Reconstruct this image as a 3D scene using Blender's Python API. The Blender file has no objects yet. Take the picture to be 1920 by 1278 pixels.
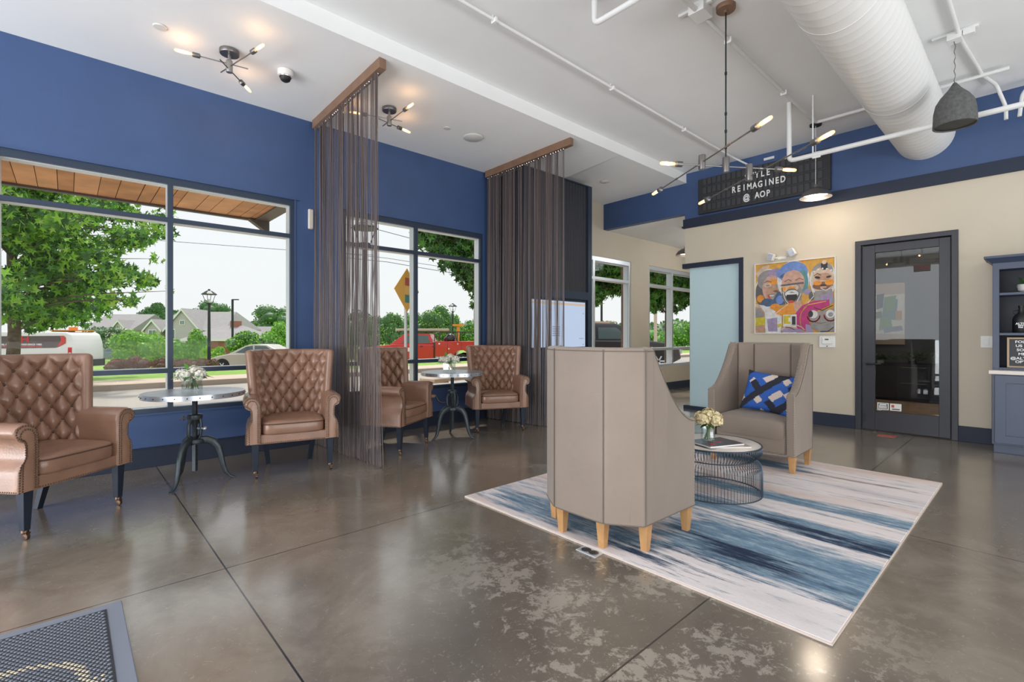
import bpy, bmesh, math, random
from mathutils import Vector, Matrix
random.seed(7)
S = bpy.context.scene
C = S.collection
PI = math.pi
def R(d): return math.radians(d)

# ------------------------------------------------------------------ camera
cd = bpy.data.cameras.new('camera'); cam = bpy.data.objects.new('camera', cd); C.objects.link(cam)
cam.location = (0, 0, 1.1); cam.rotation_euler = (R(90), 0, R(47.525 - 90))
cd.sensor_width = 36; cd.lens = 911 / 1920 * 36; cd.shift_y = -9.4 / 1920
cd.clip_start = .05; cd.clip_end = 600
S.camera = cam
# ------------------------------------------------------------------ exposure
S.view_settings.view_transform = 'Standard'; S.view_settings.look = 'None'
S.view_settings.gamma = 1; S.view_settings.exposure = 0.06
S.view_settings.use_curve_mapping = False
# ------------------------------------------------------------------ bright overcast sky
w = bpy.data.worlds.new('sky'); S.world = w; w.use_nodes = True
nt = w.node_tree; nt.nodes.clear()
wo = nt.nodes.new('ShaderNodeOutputWorld'); bg = nt.nodes.new('ShaderNodeBackground')
tc = nt.nodes.new('ShaderNodeTexCoord'); sp = nt.nodes.new('ShaderNodeSeparateXYZ'); rp = nt.nodes.new('ShaderNodeValToRGB')
nt.links.new(tc.outputs['Generated'], sp.inputs[0]); nt.links.new(sp.outputs['Z'], rp.inputs[0])
e = rp.color_ramp.elements; e[0].position = 0; e[0].color = (.86, .89, .88, 1); e[1].position = .5; e[1].color = (.88, .94, 1, 1)
nt.links.new(rp.outputs[0], bg.inputs[0]); bg.inputs[1].default_value = 1.01
nt.links.new(bg.outputs[0], wo.inputs[0])
# ------------------------------------------------------------------ sun (thin overcast)
sd = bpy.data.lights.new('sun', 'SUN'); sd.energy = 2.6; sd.angle = R(4); sd.color = (1, .95, .86)
so = bpy.data.objects.new('sun', sd); C.objects.link(so); so.rotation_euler = (R(-24), R(12), 0)
# ------------------------------------------------------------------ fill lights added out of view behind the camera to brighten the room
def area(name, loc, rot, sx, sy, power, col=(1, 1, 1)):
    a = bpy.data.lights.new(name, 'AREA'); a.shape = 'RECTANGLE'; a.size = sx; a.size_y = sy; a.energy = power; a.color = col
    o = bpy.data.objects.new(name, a); C.objects.link(o); o.location = loc; o.rotation_euler = rot; return o
def point(name, loc, power, col=(1, .62, .3), r=.02, parent=None):
    a = bpy.data.lights.new(name, 'POINT'); a.energy = power; a.color = col; a.shadow_soft_size = r
    o = bpy.data.objects.new(name, a); C.objects.link(o); o.location = loc
    if parent: o.parent = parent
    return o
area('rear_fill', (1.5, -4.85, 1.75), (R(95), 0, 0), 9.5, 2.9, 22, (.93, .96, 1))  # added area fill, no source known here
area('side_fill', (-4.85, 1.6, 1.75), (R(92), 0, R(-90)), 6.0, 2.9, 175, (.93, .96, 1))
area('ceiling_fill_rear', (2.6, -4.7, .5), (R(138), 0, 0), 8.0, 1.4, 230, (.92, .96, 1))  # this and the next: upward fills added to lift the ceiling brightness
area('ceiling_fill_side', (-4.7, 1.4, .5), (R(138), 0, R(-90)), 7.0, 1.4, 300, (.92, .96, 1))

# ================================================================== materials
MT = {}
def mat(name, col, rough=.6, metal=0, spec=.5, emit=None, estr=0, noise=0, nscale=20, bump=0, bscale=60, coat=0, trans=0, sheen=0, alpha=1):
    m = bpy.data.materials.new(name); m.use_nodes = True
    n = m.node_tree.nodes; L = m.node_tree.links; b = n['Principled BSDF']
    b.inputs['Base Color'].default_value = (*col, 1); b.inputs['Roughness'].default_value = rough
    b.inputs['Metallic'].default_value = metal; b.inputs['Specular IOR Level'].default_value = spec
    b.inputs['Coat Weight'].default_value = coat; b.inputs['Transmission Weight'].default_value = trans
    b.inputs['Sheen Weight'].default_value = sheen; b.inputs['Alpha'].default_value = alpha
    if emit: b.inputs['Emission Color'].default_value = (*emit, 1); b.inputs['Emission Strength'].default_value = estr
    if noise or bump:
        t = n.new('ShaderNodeTexCoord')
    if noise:
        x = n.new('ShaderNodeTexNoise'); x.inputs['Scale'].default_value = nscale; x.inputs['Detail'].default_value = 5
        L.new(t.outputs['Object'], x.inputs['Vector'])
        r = n.new('ShaderNodeValToRGB'); L.new(x.outputs['Fac'], r.inputs[0])
        r.color_ramp.elements[0].position = .3; r.color_ramp.elements[1].position = .7
        r.color_ramp.elements[0].color = (*[max(0, c * (1 - noise)) for c in col], 1)
        r.color_ramp.elements[1].color = (*[min(1, c * (1 + noise)) for c in col], 1)
        L.new(r.outputs[0], b.inputs['Base Color'])
    if bump:
        x = n.new('ShaderNodeTexNoise'); x.inputs['Scale'].default_value = bscale; x.inputs['Detail'].default_value = 4
        L.new(t.outputs['Object'], x.inputs['Vector'])
        u = n.new('ShaderNodeBump'); u.inputs['Strength'].default_value = bump; u.inputs['Distance'].default_value = .01
        L.new(x.outputs['Fac'], u.inputs['Height']); L.new(u.outputs[0], b.inputs['Normal'])
    MT[name] = m; return m
def glass_mat(name, fac=.06, tint=(1, 1, 1), rough=0.0):
    m = bpy.data.materials.new(name); m.use_nodes = True; n = m.node_tree.nodes; L = m.node_tree.links; n.clear()
    o = n.new('ShaderNodeOutputMaterial'); a = n.new('ShaderNodeBsdfTransparent'); g = n.new('ShaderNodeBsdfGlossy'); x = n.new('ShaderNodeMixShader')
    a.inputs[0].default_value = (*tint, 1); g.inputs['Roughness'].default_value = rough; x.inputs[0].default_value = fac
    L.new(a.outputs[0], x.inputs[1]); L.new(g.outputs[0], x.inputs[2]); L.new(x.outputs[0], o.inputs[0]); MT[name] = m; return m

mat('blue_paint', (.045, .088, .212), .5, noise=.06, nscale=3)
mat('navy_trim', (.022, .030, .055), .5, spec=.3)
mat('navy_frame', (.030, .046, .076), .4, spec=.35)
mat('charcoal_door', (.030, .031, .042), .45)
mat('beige_paint', (.60, .53, .42), .6, noise=.03, nscale=2)
mat('white_ceiling', (.88, .885, .885), .75, noise=.02, nscale=2)
mat('white_metal', (.80, .80, .79), .45)
mat('aluminium', (.62, .66, .70), .35, metal=.35)
mat('dark_metal', (.035, .04, .045), .4, metal=.6)
mat('cast_iron', (.055, .068, .078), .42, metal=.5, noise=.2, nscale=30)
mat('brushed_steel', (.42, .40, .38), .3, metal=.9)
mat('pewter', (.20, .19, .185), .35, metal=.8)
mat('brass', (.13, .08, .055), .35, metal=.9)
mat('chrome', (.8, .8, .82), .12, metal=1)
mat('black', (.012, .012, .014), .5)
mat('tire', (.02, .02, .02), .8)
mat('leather', (.285, .158, .106), .30, noise=.16, nscale=6, bump=.12, bscale=90, coat=.12)
mat('leather_back', (.27, .165, .125), .42, noise=.10, nscale=6, bump=.12, bscale=90)
mat('leather_dark', (.10, .05, .035), .5)
mat('nail', (.16, .10, .07), .3, metal=.8)
mat('leg_paint', (.013, .020, .036), .42, spec=.35)
mat('grey_fabric', (.255, .200, .160), .55, noise=.05, nscale=4, bump=.1, bscale=250, sheen=.25)
mat('grey_seam', (.16, .13, .11), .7)
mat('oak_leg', (.50, .27, .11), .45, noise=.15, nscale=14)
mat('walnut_track', (.22, .125, .078), .4, noise=.12, nscale=9)
mat('strand', (.165, .132, .128), .36, metal=.25)
mat('zinc_top', (.50, .53, .58), .28, metal=.75, noise=.15, nscale=14)
mat('cream_top', (.70, .64, .58), .3, noise=.05, nscale=8)
mat('wire_blue', (.055, .075, .10), .35, metal=.6)
mat('concrete_lamp', (.10, .10, .10), .9, noise=.25, nscale=40)
mat('filament', (1, .6, .2), .5, emit=(1, .50, .16), estr=8)
mat('bulb_tip', (1, .8, .5), .4, emit=(1, .55, .20), estr=1.15, alpha=.32)
mat('lamp_glow', (1, 1, 1), .5, emit=(1, .88, .74), estr=9)
mat('white_plastic', (.78, .77, .74), .4)
mat('tan_plastic', (.62, .56, .51), .5)
mat('petal_white', (.78, .76, .66), .6, noise=.1, nscale=30)
mat('petal_cream', (.86, .74, .45), .6, noise=.12, nscale=40)
mat('leaf_dark', (.045, .135, .03), .5)
mat('leaf_mid', (.11, .30, .045), .5)
mat('leaf_bright', (.28, .58, .05), .5)
mat('leaf_yellow', (.36, .60, .10), .5)
mat('leaf_grey', (.18, .26, .15), .6)
mat('leaf_red', (.30, .11, .09), .6)
mat('bark', (.16, .12, .09), .9, noise=.3, nscale=12)
mat('blue_pillow', (.02, .10, .42), .7)
mat('pillow_black', (.018, .02, .035), .8)
mat('pillow_cream', (.66, .55, .48), .8)
mat('asphalt', (.40, .36, .32), .9, noise=.08, nscale=2)
mat('sidewalk', (.60, .48, .38), .9, noise=.06, nscale=3)
mat('kerb', (.38, .31, .25), .9)
mat('grass', (.23, .40, .06), .9, noise=.25, nscale=9)
mat('cedar', (.50, .25, .10), .6, noise=.3, nscale=3)
mat('cedar_pale', (.62, .34, .155), .6, noise=.2, nscale=3)
mat('cedar_gap', (.10, .05, .02), .9)
mat('fascia', (.10, .085, .07), .5)
mat('brick', (.22, .13, .09), .9, noise=.2, nscale=25)
mat('house_roof', (.36, .34, .34), .9, noise=.06, nscale=2)
mat('house_wall', (.56, .50, .53), .9)
mat('brick_wall', (.36, .14, .10), .9)
mat('house_trim', (.85, .84, .82), .7)
mat('house_glass', (.18, .22, .26), .2)
mat('van_white', (.80, .80, .76), .3, coat=.4)
mat('van_wrap', (.10, .07, .07), .35)
mat('van_red', (.62, .06, .05), .35)
mat('tail_red', (.60, .02, .02), .25)
mat('silver_paint', (.56, .51, .43), .28, metal=.3, coat=.4)
mat('truck_red', (.62, .025, .02), .3, coat=.4)
mat('suv_dark', (.03, .03, .035), .25, coat=.5)
mat('car_glass', (.10, .13, .14), .1)
mat('orange', (.85, .30, .04), .5)
mat('sign_yellow', (.85, .50, .10), .5)
mat('sign_red', (.55, .12, .08), .5)
mat('sign_green', (.08, .28, .24), .5)
mat('sign_amber', (.88, .58, .20), .5)
mat('screen', (.1, .1, .1), .3, emit=(.52, .64, .86), estr=.80)
mat('screen_bar', (.1, .1, .1), .3, emit=(.75, .55, .38), estr=.7)
mat('screen_text', (.1, .1, .1), .3, emit=(.30, .36, .50), estr=.7)
mat('board_black', (.022, .023, .027), .5)
mat('board_flap', (.045, .046, .052), .4)
mat('letter_white', (.85, .85, .83), .5)
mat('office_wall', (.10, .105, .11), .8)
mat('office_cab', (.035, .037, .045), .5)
mat('wood_floor', (.50, .33, .19), .5, noise=.2, nscale=6)
mat('mat_grey', (.22, .24, .29), .75)
mat('mat_dark', (.035, .037, .045), .8)
mat('mat_cream', (.70, .62, .47), .7)
mat('cabinet_blue', (.042, .058, .105), .42)
mat('cabinet_in', (.028, .030, .040), .6)
mat('counter', (.66, .60, .56), .35)
mat('oak_frame', (.45, .33, .22), .6)
mat('exit_red', (.6, .03, .03), .4, emit=(1, .08, .06), estr=1.5)
mat('concrete_out', (.42, .40, .37), .9)
mat('rust_pink', (.62, .45, .36), .6)
glass_mat('pane', .004)
glass_mat('door_pane', .03, (.85, .88, .9))
glass_mat('vase_glass', .16, (.93, .96, .96), .02)
# frosted film on glass
m = bpy.data.materials.new('frosted'); m.use_nodes = True; n = m.node_tree.nodes; L = m.node_tree.links; b = n['Principled BSDF']
b.inputs['Base Color'].default_value = (.74, .86, .90, 1); b.inputs['Roughness'].default_value = .35
tr = n.new('ShaderNodeBsdfTranslucent'); tr.inputs[0].default_value = (.78, .93, .98, 1)
mx = n.new('ShaderNodeMixShader'); mx.inputs[0].default_value = .6
L.new(b.outputs[0], mx.inputs[1]); L.new(tr.outputs[0], mx.inputs[2]); L.new(mx.outputs[0], n['Material Output'].inputs[0]); MT['frosted'] = m

# helper for node graphs
class G:
    def __init__(s, name):
        s.m = bpy.data.materials.new(name); s.m.use_nodes = True; s.n = s.m.node_tree.nodes; s.L = s.m.node_tree.links
        s.b = s.n['Principled BSDF']; s.tc = s.n.new('ShaderNodeTexCoord'); MT[name] = s.m
        s.sep = s.n.new('ShaderNodeSeparateXYZ'); s.L.new(s.tc.outputs['Object'], s.sep.inputs[0])
    def put(s, v, inp):
        if isinstance(v, (int, float)): inp.default_value = v
        elif isinstance(v, tuple): inp.default_value = (*v, 1) if len(v) == 3 else v
        else: s.L.new(v, inp)
    def math(s, op, a, b=0, c=None):
        x = s.n.new('ShaderNodeMath'); x.operation = op; s.put(a, x.inputs[0]); s.put(b, x.inputs[1])
        if c is not None: s.put(c, x.inputs[2])
        return x.outputs[0]
    def noise(s, scale, detail=5, sc=(1, 1, 1), dist=0, rough=.5, loc=(0, 0, 0)):
        mp = s.n.new('ShaderNodeMapping'); mp.inputs['Scale'].default_value = sc; mp.inputs['Location'].default_value = loc
        s.L.new(s.tc.outputs['Object'], mp.inputs[0])
        x = s.n.new('ShaderNodeTexNoise'); x.inputs['Scale'].default_value = scale; x.inputs['Detail'].default_value = detail
        x.inputs['Distortion'].default_value = dist; x.inputs['Roughness'].default_value = rough
        s.L.new(mp.outputs[0], x.inputs['Vector']); return x.outputs['Fac']
    def ramp(s, v, pts):
        r = s.n.new('ShaderNodeValToRGB'); s.put(v, r.inputs[0]); el = r.color_ramp.elements
        while len(el) < len(pts): el.new(.5)
        for q, (p, c) in zip(el, pts):
            q.position = p; q.color = (*c, 1) if isinstance(c, tuple) else (c, c, c, 1)
        return r.outputs[0]
    def mix(s, f, a, b):
        x = s.n.new('ShaderNodeMix'); x.data_type = 'RGBA'; s.put(f, x.inputs[0]); s.put(a, x.inputs[6]); s.put(b, x.inputs[7]); return x.outputs[2]
    def bump(s, h, st=.2, d=.01):
        u = s.n.new('ShaderNodeBump'); u.inputs['Strength'].default_value = st; u.inputs['Distance'].default_value = d
        s.L.new(h, u.inputs['Height']); s.L.new(u.outputs[0], s.b.inputs['Normal'])

# polished concrete
g = G('concrete_floor')
X, Y = g.sep.outputs[0], g.sep.outputs[1]
base = g.ramp(g.noise(.55, 6, rough=.6), [(.32, (.185, .150, .112)), (.5, (.265, .225, .178)), (.68, (.36, .32, .265))])
cl = g.ramp(g.noise(2.2, 8, dist=.6, rough=.65), [(.38, 0.0), (.62, 1.0)])
c1 = g.mix(g.math('MULTIPLY', cl, .62), base, (.140, .110, .080))
fl_ = g.math('ADD', g.noise(15, 12, dist=.4, rough=.78, loc=(3, 1, 0)), g.math('MULTIPLY', g.math('SUBTRACT', g.noise(2.4, 3), .5), .55))
flake = g.ramp(fl_, [(.525, 0.0), (.565, 1.0)])
# worn zone in the middle of the room
dx = g.math('SUBTRACT', X, 1.55); dy = g.math('SUBTRACT', Y, .95)
rr = g.math('SQRT', g.math('ADD', g.math('MULTIPLY', dx, dx), g.math('MULTIPLY', g.math('MULTIPLY', dy, dy), 1.1)))
zone = g.ramp(g.math('ADD', g.math('MULTIPLY', rr, .5), g.math('MULTIPLY', g.math('SUBTRACT', g.noise(1.6, 4), .5), .7)), [(.34, 1.0), (.60, 0.0)])
c2 = g.mix(g.math('MULTIPLY', zone, .65), c1, (.105, .088, .072))
c3 = g.mix(g.math('MULTIPLY', g.math('MULTIPLY', flake, zone), .85), c2, (.36, .32, .27))
scr = g.ramp(g.noise(26, 6, dist=2.5, rough=.7), [(.60, 0.0), (.66, 1.0)])
c3 = g.mix(g.math('MULTIPLY', scr, .42), c3, (.42, .38, .33))
jl = 0
for src, v in ((Y, 2.612), (Y, .9457), (X, .5535), (X, 3.432)):
    l = g.math('LESS_THAN', g.math('ABSOLUTE', g.math('SUBTRACT', src, v)), .0035)
    jl = l if jl == 0 else g.math('MAXIMUM', jl, l)
c4 = g.mix(jl, c3, (.02, .018, .016))
g.L.new(c4, g.b.inputs['Base Color'])
ro = g.ramp(g.noise(1.3, 6, rough=.6), [(.3, .14), (.7, .30)])
g.L.new(ro, g.b.inputs['Roughness']); g.b.inputs['Specular IOR Level'].default_value = .8; g.b.inputs['Coat Weight'].default_value = .7; g.b.inputs['Coat Roughness'].default_value = .15; g.b.inputs['Coat IOR'].default_value = 1.6
g.bump(g.noise(3, 4), .06, .02)
# brushed abstract rug (object space: x across the strokes, y along them)
g = G('rug_top')
X, Y = g.sep.outputs[0], g.sep.outputs[1]
base = g.ramp(g.noise(1.4, 6, sc=(2.2, .5, 1)), [(.3, (.62, .57, .58)), (.48, (.80, .74, .74)), (.68, (.70, .55, .49))])
wob = g.math('MULTIPLY', g.math('SUBTRACT', g.noise(1.3, 4, sc=(1.6, .8, 1)), .5), .22)
xx = g.math('ADD', X, wob)
yw = g.math('ADD', Y, g.math('MULTIPLY', g.math('SUBTRACT', g.noise(5, 4, sc=(1.4, .3, 1)), .5), .9))
def stroke(xc, hw, y0, y1, st_):
    gx = g.math('SUBTRACT', 1.0, g.math('POWER', g.math('MINIMUM', 1.6, g.math('DIVIDE', g.math('ABSOLUTE', g.math('SUBTRACT', xx, xc)), hw)), 2))
    ye = g.math('MINIMUM', g.math('DIVIDE', g.math('SUBTRACT', yw, y0), .30), g.math('DIVIDE', g.math('SUBTRACT', y1, yw), .30))
    ye = g.math('MAXIMUM', -1.0, g.math('MINIMUM', 1.0, ye))
    return g.math('MULTIPLY', g.math('MINIMUM', gx, ye), st_)
def layer(lst):
    r = -1.0
    for q in lst: r = g.math('MAXIMUM', r, stroke(*q))
    return r
st = g.noise(3.2, 9, sc=(6.0, .55, 1), rough=.68, dist=.15)
fine = g.noise(34, 5, sc=(1.6, .22, 1), rough=.85)
nz = g.math('ADD', g.math('MULTIPLY', g.math('SUBTRACT', st, .5), 2.3), g.math('MULTIPLY', g.math('SUBTRACT', fine, .5), 1.3))
blue = g.math('ADD', layer([(.57, .33, -1, .98, .95), (.22, .17, .62, 2.3, .55), (1.08, .15, -1, 2.6, .8), (.92, .09, .6, 2.4, .2), (1.55, .12, -1, 1.6, .65), (1.62, .14, 1.2, 2.6, .6), (2.42, .13, .78, 1.9, .8), (.62, .10, 1.2, 2.6, .05)]), nz)
navy = g.math('ADD', layer([(.47, .13, .16, .82, .7), (1.04, .10, -1, .75, .55), (.34, .10, -1, .12, .3), (.13, .09, .55, 1.1, .4), (.30, .06, .35, .95, .3)]), nz)
brown = g.math('ADD', layer([(2.36, .035, .05, .85, .5)]), nz)
k1 = g.ramp(blue, [(.0, 0.0), (.45, 1.0)])
k2 = g.ramp(navy, [(.05, 0.0), (.55, 1.0)])
mid = g.ramp(g.noise(9, 8, sc=(2.5, .5, 1), rough=.8), [(.35, (.070, .145, .235)), (.5, (.150, .255, .36)), (.62, (.34, .45, .53))])
col = g.mix(g.math('MULTIPLY', k1, .95), base, mid)
col = g.mix(k2, col, (.030, .045, .085))
col = g.mix(g.math('MULTIPLY', g.ramp(brown, [(.1, 0.0), (.5, 1.0)]), .7), col, (.16, .12, .13))
g.L.new(col, g.b.inputs['Base Color']); g.b.inputs['Roughness'].default_value = .95; g.b.inputs['Specular IOR Level'].default_value = .1
g.bump(g.noise(60, 3), .25, .004)

# ================================================================== mesh helpers
class MB:
    def __init__(s, off=None, M=None): s.v = []; s.f = []; s.mi = []; s.cur = 0; s.k = 0; s.M = Matrix.Translation(-Vector(off)) if off else M
    def m(s, i): s.cur = i; return s
    def add(s, vs, fs):
        o = len(s.v)
        s.v += [tuple(s.M @ Vector(p)) if s.M else tuple(p) for p in vs]
        for q in fs: s.f.append(tuple(o + i for i in q)); s.mi.append(s.cur)
        return s
    def box(s, x0, x1, y0, y1, z0, z1):
        s.k = (s.k + 1) % 14; e = .00011 * s.k
        x0, x1 = min(x0, x1) - e, max(x0, x1) + e; y0, y1 = min(y0, y1) - e, max(y0, y1) + e; z0, z1 = min(z0, z1) - e, max(z0, z1) + e
        return s.add([(x, y, z) for z in (z0, z1) for y in (y0, y1) for x in (x0, x1)],
                     [(0, 2, 3, 1), (4, 5, 7, 6), (0, 1, 5, 4), (2, 6, 7, 3), (0, 4, 6, 2), (1, 3, 7, 5)])
    def cb(s, c, d): return s.box(c[0] - d[0] / 2, c[0] + d[0] / 2, c[1] - d[1] / 2, c[1] + d[1] / 2, c[2] - d[2] / 2, c[2] + d[2] / 2)
    def taper(s, p0, r0, p1, r1):          # square post, half sizes r0 -> r1
        a = [(p0[0] + i * r0, p0[1] + j * r0, p0[2]) for i, j in ((-1, -1), (1, -1), (1, 1), (-1, 1))]
        b = [(p1[0] + i * r1, p1[1] + j * r1, p1[2]) for i, j in ((-1, -1), (1, -1), (1, 1), (-1, 1))]
        if p0[2] > p1[2]: a, b = b, a
        return s.add(a + b, [(3, 2, 1, 0), (4, 5, 6, 7)] + [(i, (i + 1) % 4, 4 + (i + 1) % 4, 4 + i) for i in range(4)])
    def prism(s, pts, z0, z1):
        n = len(pts)
        return s.add([(x, y, z0) for x, y in pts] + [(x, y, z1) for x, y in pts],
                     [tuple(range(n))[::-1], tuple(range(n, 2 * n))] + [(i, (i + 1) % n, n + (i + 1) % n, n + i) for i in range(n)])
    def prism_y(s, pts, y0, y1):           # profile in x,z
        n = len(pts)
        return s.add([(x, y0, z) for x, z in pts] + [(x, y1, z) for x, z in pts],
                     [tuple(range(n)), tuple(range(n, 2 * n))[::-1]] + [(i, n + i, n + (i + 1) % n, (i + 1) % n) for i in range(n)])
    def prism_x(s, pts, x0, x1):           # profile in y,z
        n = len(pts)
        return s.add([(x0, y, z) for y, z in pts] + [(x1, y, z) for y, z in pts],
                     [tuple(range(n))[::-1], tuple(range(n, 2 * n))] + [(i, (i + 1) % n, n + (i + 1) % n, n + i) for i in range(n)])
    def tube(s, path, r, n=8, cap=True, closed=False):
        P = [Vector(p) for p in path]; k = len(P); rs = r if isinstance(r, (list, tuple)) else [r] * k
        up = None; vs = []
        for i, p in enumerate(P):
            t = (P[(i + 1) % k] - P[i - 1]) if closed else (P[min(i + 1, k - 1)] - P[max(i - 1, 0)])
            t = t.normalized() if t.length > 1e-9 else Vector((0, 0, 1))
            if up is None: up = Vector((0, 0, 1)) if abs(t.z) < .9 else Vector((1, 0, 0))
            a = t.cross(up); a = a.normalized() if a.length > 1e-6 else t.orthogonal().normalized(); up = a.cross(t).normalized()
            for j in range(n):
                q = 2 * PI * j / n; vs.append(p + (a * math.cos(q) + up * math.sin(q)) * rs[i])
        fs = []
        for i in range(k if closed else k - 1):
            for j in range(n):
                i2 = (i + 1) % k; fs.append((i * n + j, i * n + (j + 1) % n, i2 * n + (j + 1) % n, i2 * n + j))
        if cap and not closed: fs += [tuple(range(n))[::-1], tuple((k - 1) * n + j for j in range(n))]
        return s.add(vs, fs)
    def lathe(s, prof, c=(0, 0, 0), n=32, axis='z'):     # prof: (r, h)
        vs = []
        for r, h in prof:
            for j in range(n):
                q = 2 * PI * j / n; a, b = r * math.cos(q), r * math.sin(q)
                p = (a, b, h) if axis == 'z' else ((h, a, b) if axis == 'x' else (b, h, a))
                vs.append((c[0] + p[0], c[1] + p[1], c[2] + p[2]))
        fs = []
        for i in range(len(prof) - 1):
            for j in range(n): fs.append((i * n + j, i * n + (j + 1) % n, (i + 1) * n + (j + 1) % n, (i + 1) * n + j))
        if prof[0][0] > 1e-5: fs.append(tuple(range(n))[::-1])
        if prof[-1][0] > 1e-5: fs.append(tuple((len(prof) - 1) * n + j for j in range(n)))
        return s.add(vs, fs)
    def ball(s, c, r, nu=10, nv=6, sc=(1, 1, 1)):
        vs = [(c[0], c[1], c[2] - r * sc[2])]; fs = []
        for i in range(1, nv):
            a = PI * i / nv
            for j in range(nu):
                b = 2 * PI * j / nu; vs.append((c[0] + r * sc[0] * math.sin(a) * math.cos(b), c[1] + r * sc[1] * math.sin(a) * math.sin(b), c[2] - r * sc[2] * math.cos(a)))
        vs.append((c[0], c[1], c[2] + r * sc[2])); T = len(vs) - 1
        for j in range(nu):
            fs.append((0, 1 + (j + 1) % nu, 1 + j)); fs.append((T, 1 + (nv - 2) * nu + j, 1 + (nv - 2) * nu + (j + 1) % nu))
            for i in range(nv - 2): fs.append((1 + i * nu + j, 1 + i * nu + (j + 1) % nu, 1 + (i + 1) * nu + (j + 1) % nu, 1 + (i + 1) * nu + j))
        return s.add(vs, fs)
    def cushion(s, c, h, ex=.35, ez=.6, nu=40, nv=16, fn=None):   # super-ellipsoid box
        sg = lambda t, e: math.copysign(abs(t) ** e, t)
        vs = []; fs = []
        for i in range(nv + 1):
            a = -PI / 2 + PI * i / nv
            for j in range(nu):
                b = 2 * PI * j / nu
                p = [c[0] + h[0] * sg(math.cos(a), ez) * sg(math.cos(b), ex), c[1] + h[1] * sg(math.cos(a), ez) * sg(math.sin(b), ex), c[2] + h[2] * sg(math.sin(a), ez)]
                if fn: p = fn(p)
                vs.append(p)
        for i in range(nv):
            for j in range(nu): fs.append((i * nu + j, i * nu + (j + 1) % nu, (i + 1) * nu + (j + 1) % nu, (i + 1) * nu + j))
        return s.add(vs, fs)
    def grid(s, f, nu, nv, flip=False):
        vs = [f(i / nu, j / nv) for j in range(nv + 1) for i in range(nu + 1)]; w_ = nu + 1
        fs = [(j * w_ + i, j * w_ + i + 1, (j + 1) * w_ + i + 1, (j + 1) * w_ + i) for j in range(nv) for i in range(nu)]
        if flip: fs = [q[::-1] for q in fs]
        return s.add(vs, fs)
    def poly(s, pts): return s.add(pts, [tuple(range(len(pts)))])
    def build(s, name, mats, parent=None, smooth=True, bevel=0, ang=38, seg=2, fix=True):
        me = bpy.data.meshes.new(name); me.from_pydata(s.v, [], s.f)
        if not isinstance(mats, (list, tuple)): mats = [mats]
        for q in mats: me.materials.append(MT[q])
        me.polygons.foreach_set('material_index', s.mi)
        bm = bmesh.new(); bm.from_mesh(me)
        if fix: bmesh.ops.recalc_face_normals(bm, faces=bm.faces)
        if smooth:
            for f in bm.faces: f.smooth = True
            la = R(ang)
            for ed in bm.edges:
                if len(ed.link_faces) == 2 and ed.calc_face_angle(0) > la: ed.smooth = False
        bm.to_mesh(me); bm.free(); me.update()
        o = bpy.data.objects.new(name, me); C.objects.link(o)
        if parent: o.parent = parent
        if bevel:
            b = o.modifiers.new('bevel', 'BEVEL'); b.width = bevel; b.segments = seg; b.limit_method = 'ANGLE'; b.angle_limit = R(40); b.harden_normals = False
        return o
def thing(name, label, cat, loc=(0, 0, 0), rz=0, group=None):
    o = bpy.data.objects.new(name, None); C.objects.link(o); o.empty_display_size = .1
    o.location = loc; o.rotation_euler = (0, 0, rz); o['label'] = label; o['category'] = cat
    if group: o['group'] = group
    return o
def tag(o, label, cat, group=None, kind=None):
    o['label'] = label; o['category'] = cat
    if group: o['group'] = group
    if kind: o['kind'] = kind
    return o
def struct(o): o['kind'] = 'structure'; return o
def copy_tree(o, parent=None):
    c = o.copy(); C.objects.link(c)
    if parent: c.parent = parent
    for ch in list(o.children): copy_tree(ch, c)
    return c
def dup(o, loc, rz, label, group=None):
    c = copy_tree(o); c.location = loc; c.rotation_euler = (0, 0, rz); c['label'] = label
    if group: c['group'] = group
    return c
def text(name, s, size, loc, rot, m, parent=None, ext=.002, align='CENTER', sx=1.0, bold=0):
    cu = bpy.data.curves.new(name, 'FONT'); cu.body = s; cu.size = size; cu.extrude = ext; cu.align_x = align; cu.align_y = 'CENTER'; cu.offset = bold
    cu.resolution_u = 3
    t = bpy.data.objects.new(name, cu); C.objects.link(t)
    bpy.context.view_layer.update()
    me = bpy.data.meshes.new_from_object(t.evaluated_get(bpy.context.evaluated_depsgraph_get()))
    bpy.data.objects.remove(t); me.materials.clear(); me.materials.append(MT[m])
    o = bpy.data.objects.new(name, me); C.objects.link(o); o.location = loc; o.rotation_euler = rot; o.scale = (sx, 1, 1)
    if parent: o.parent = parent
    return o
FR = (R(90), 0, R(-90))      # text on a surface that faces -X
# ================================================================== room shell
struct(MB().box(-5, 12.6, -5, 5.18, -.1, 0).build('floor', 'concrete_floor', smooth=False))
struct(MB().box(-5, 7.03, -5, 3.64, 3.55, 3.7).build('ceiling', 'white_ceiling', smooth=False))
b = MB()      # lower soffit along the windows, its face stepping up to the main ceiling
b.add([(-5, 3.64, 3.41), (5.2, 3.64, 3.41), (5.2, 5.2, 3.286), (-5, 5.2, 3.286), (-5, 3.64, 3.7), (5.2, 3.64, 3.7), (5.2, 5.2, 3.7), (-5, 5.2, 3.7)],
      [(0, 3, 2, 1), (4, 5, 6, 7), (0, 1, 5, 4), (1, 2, 6, 5), (2, 3, 7, 6), (3, 0, 4, 7)])
b.add([(5.2, 3.64, 3.41), (6.91, 3.64, 3.41), (6.91, 5.2, 3.39), (5.2, 5.2, 3.39), (5.2, 3.64, 3.7), (6.91, 3.64, 3.7), (6.91, 5.2, 3.7), (5.2, 5.2, 3.7)],
      [(0, 3, 2, 1), (4, 5, 6, 7), (0, 1, 5, 4), (1, 2, 6, 5), (2, 3, 7, 6), (3, 0, 4, 7)])
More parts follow.
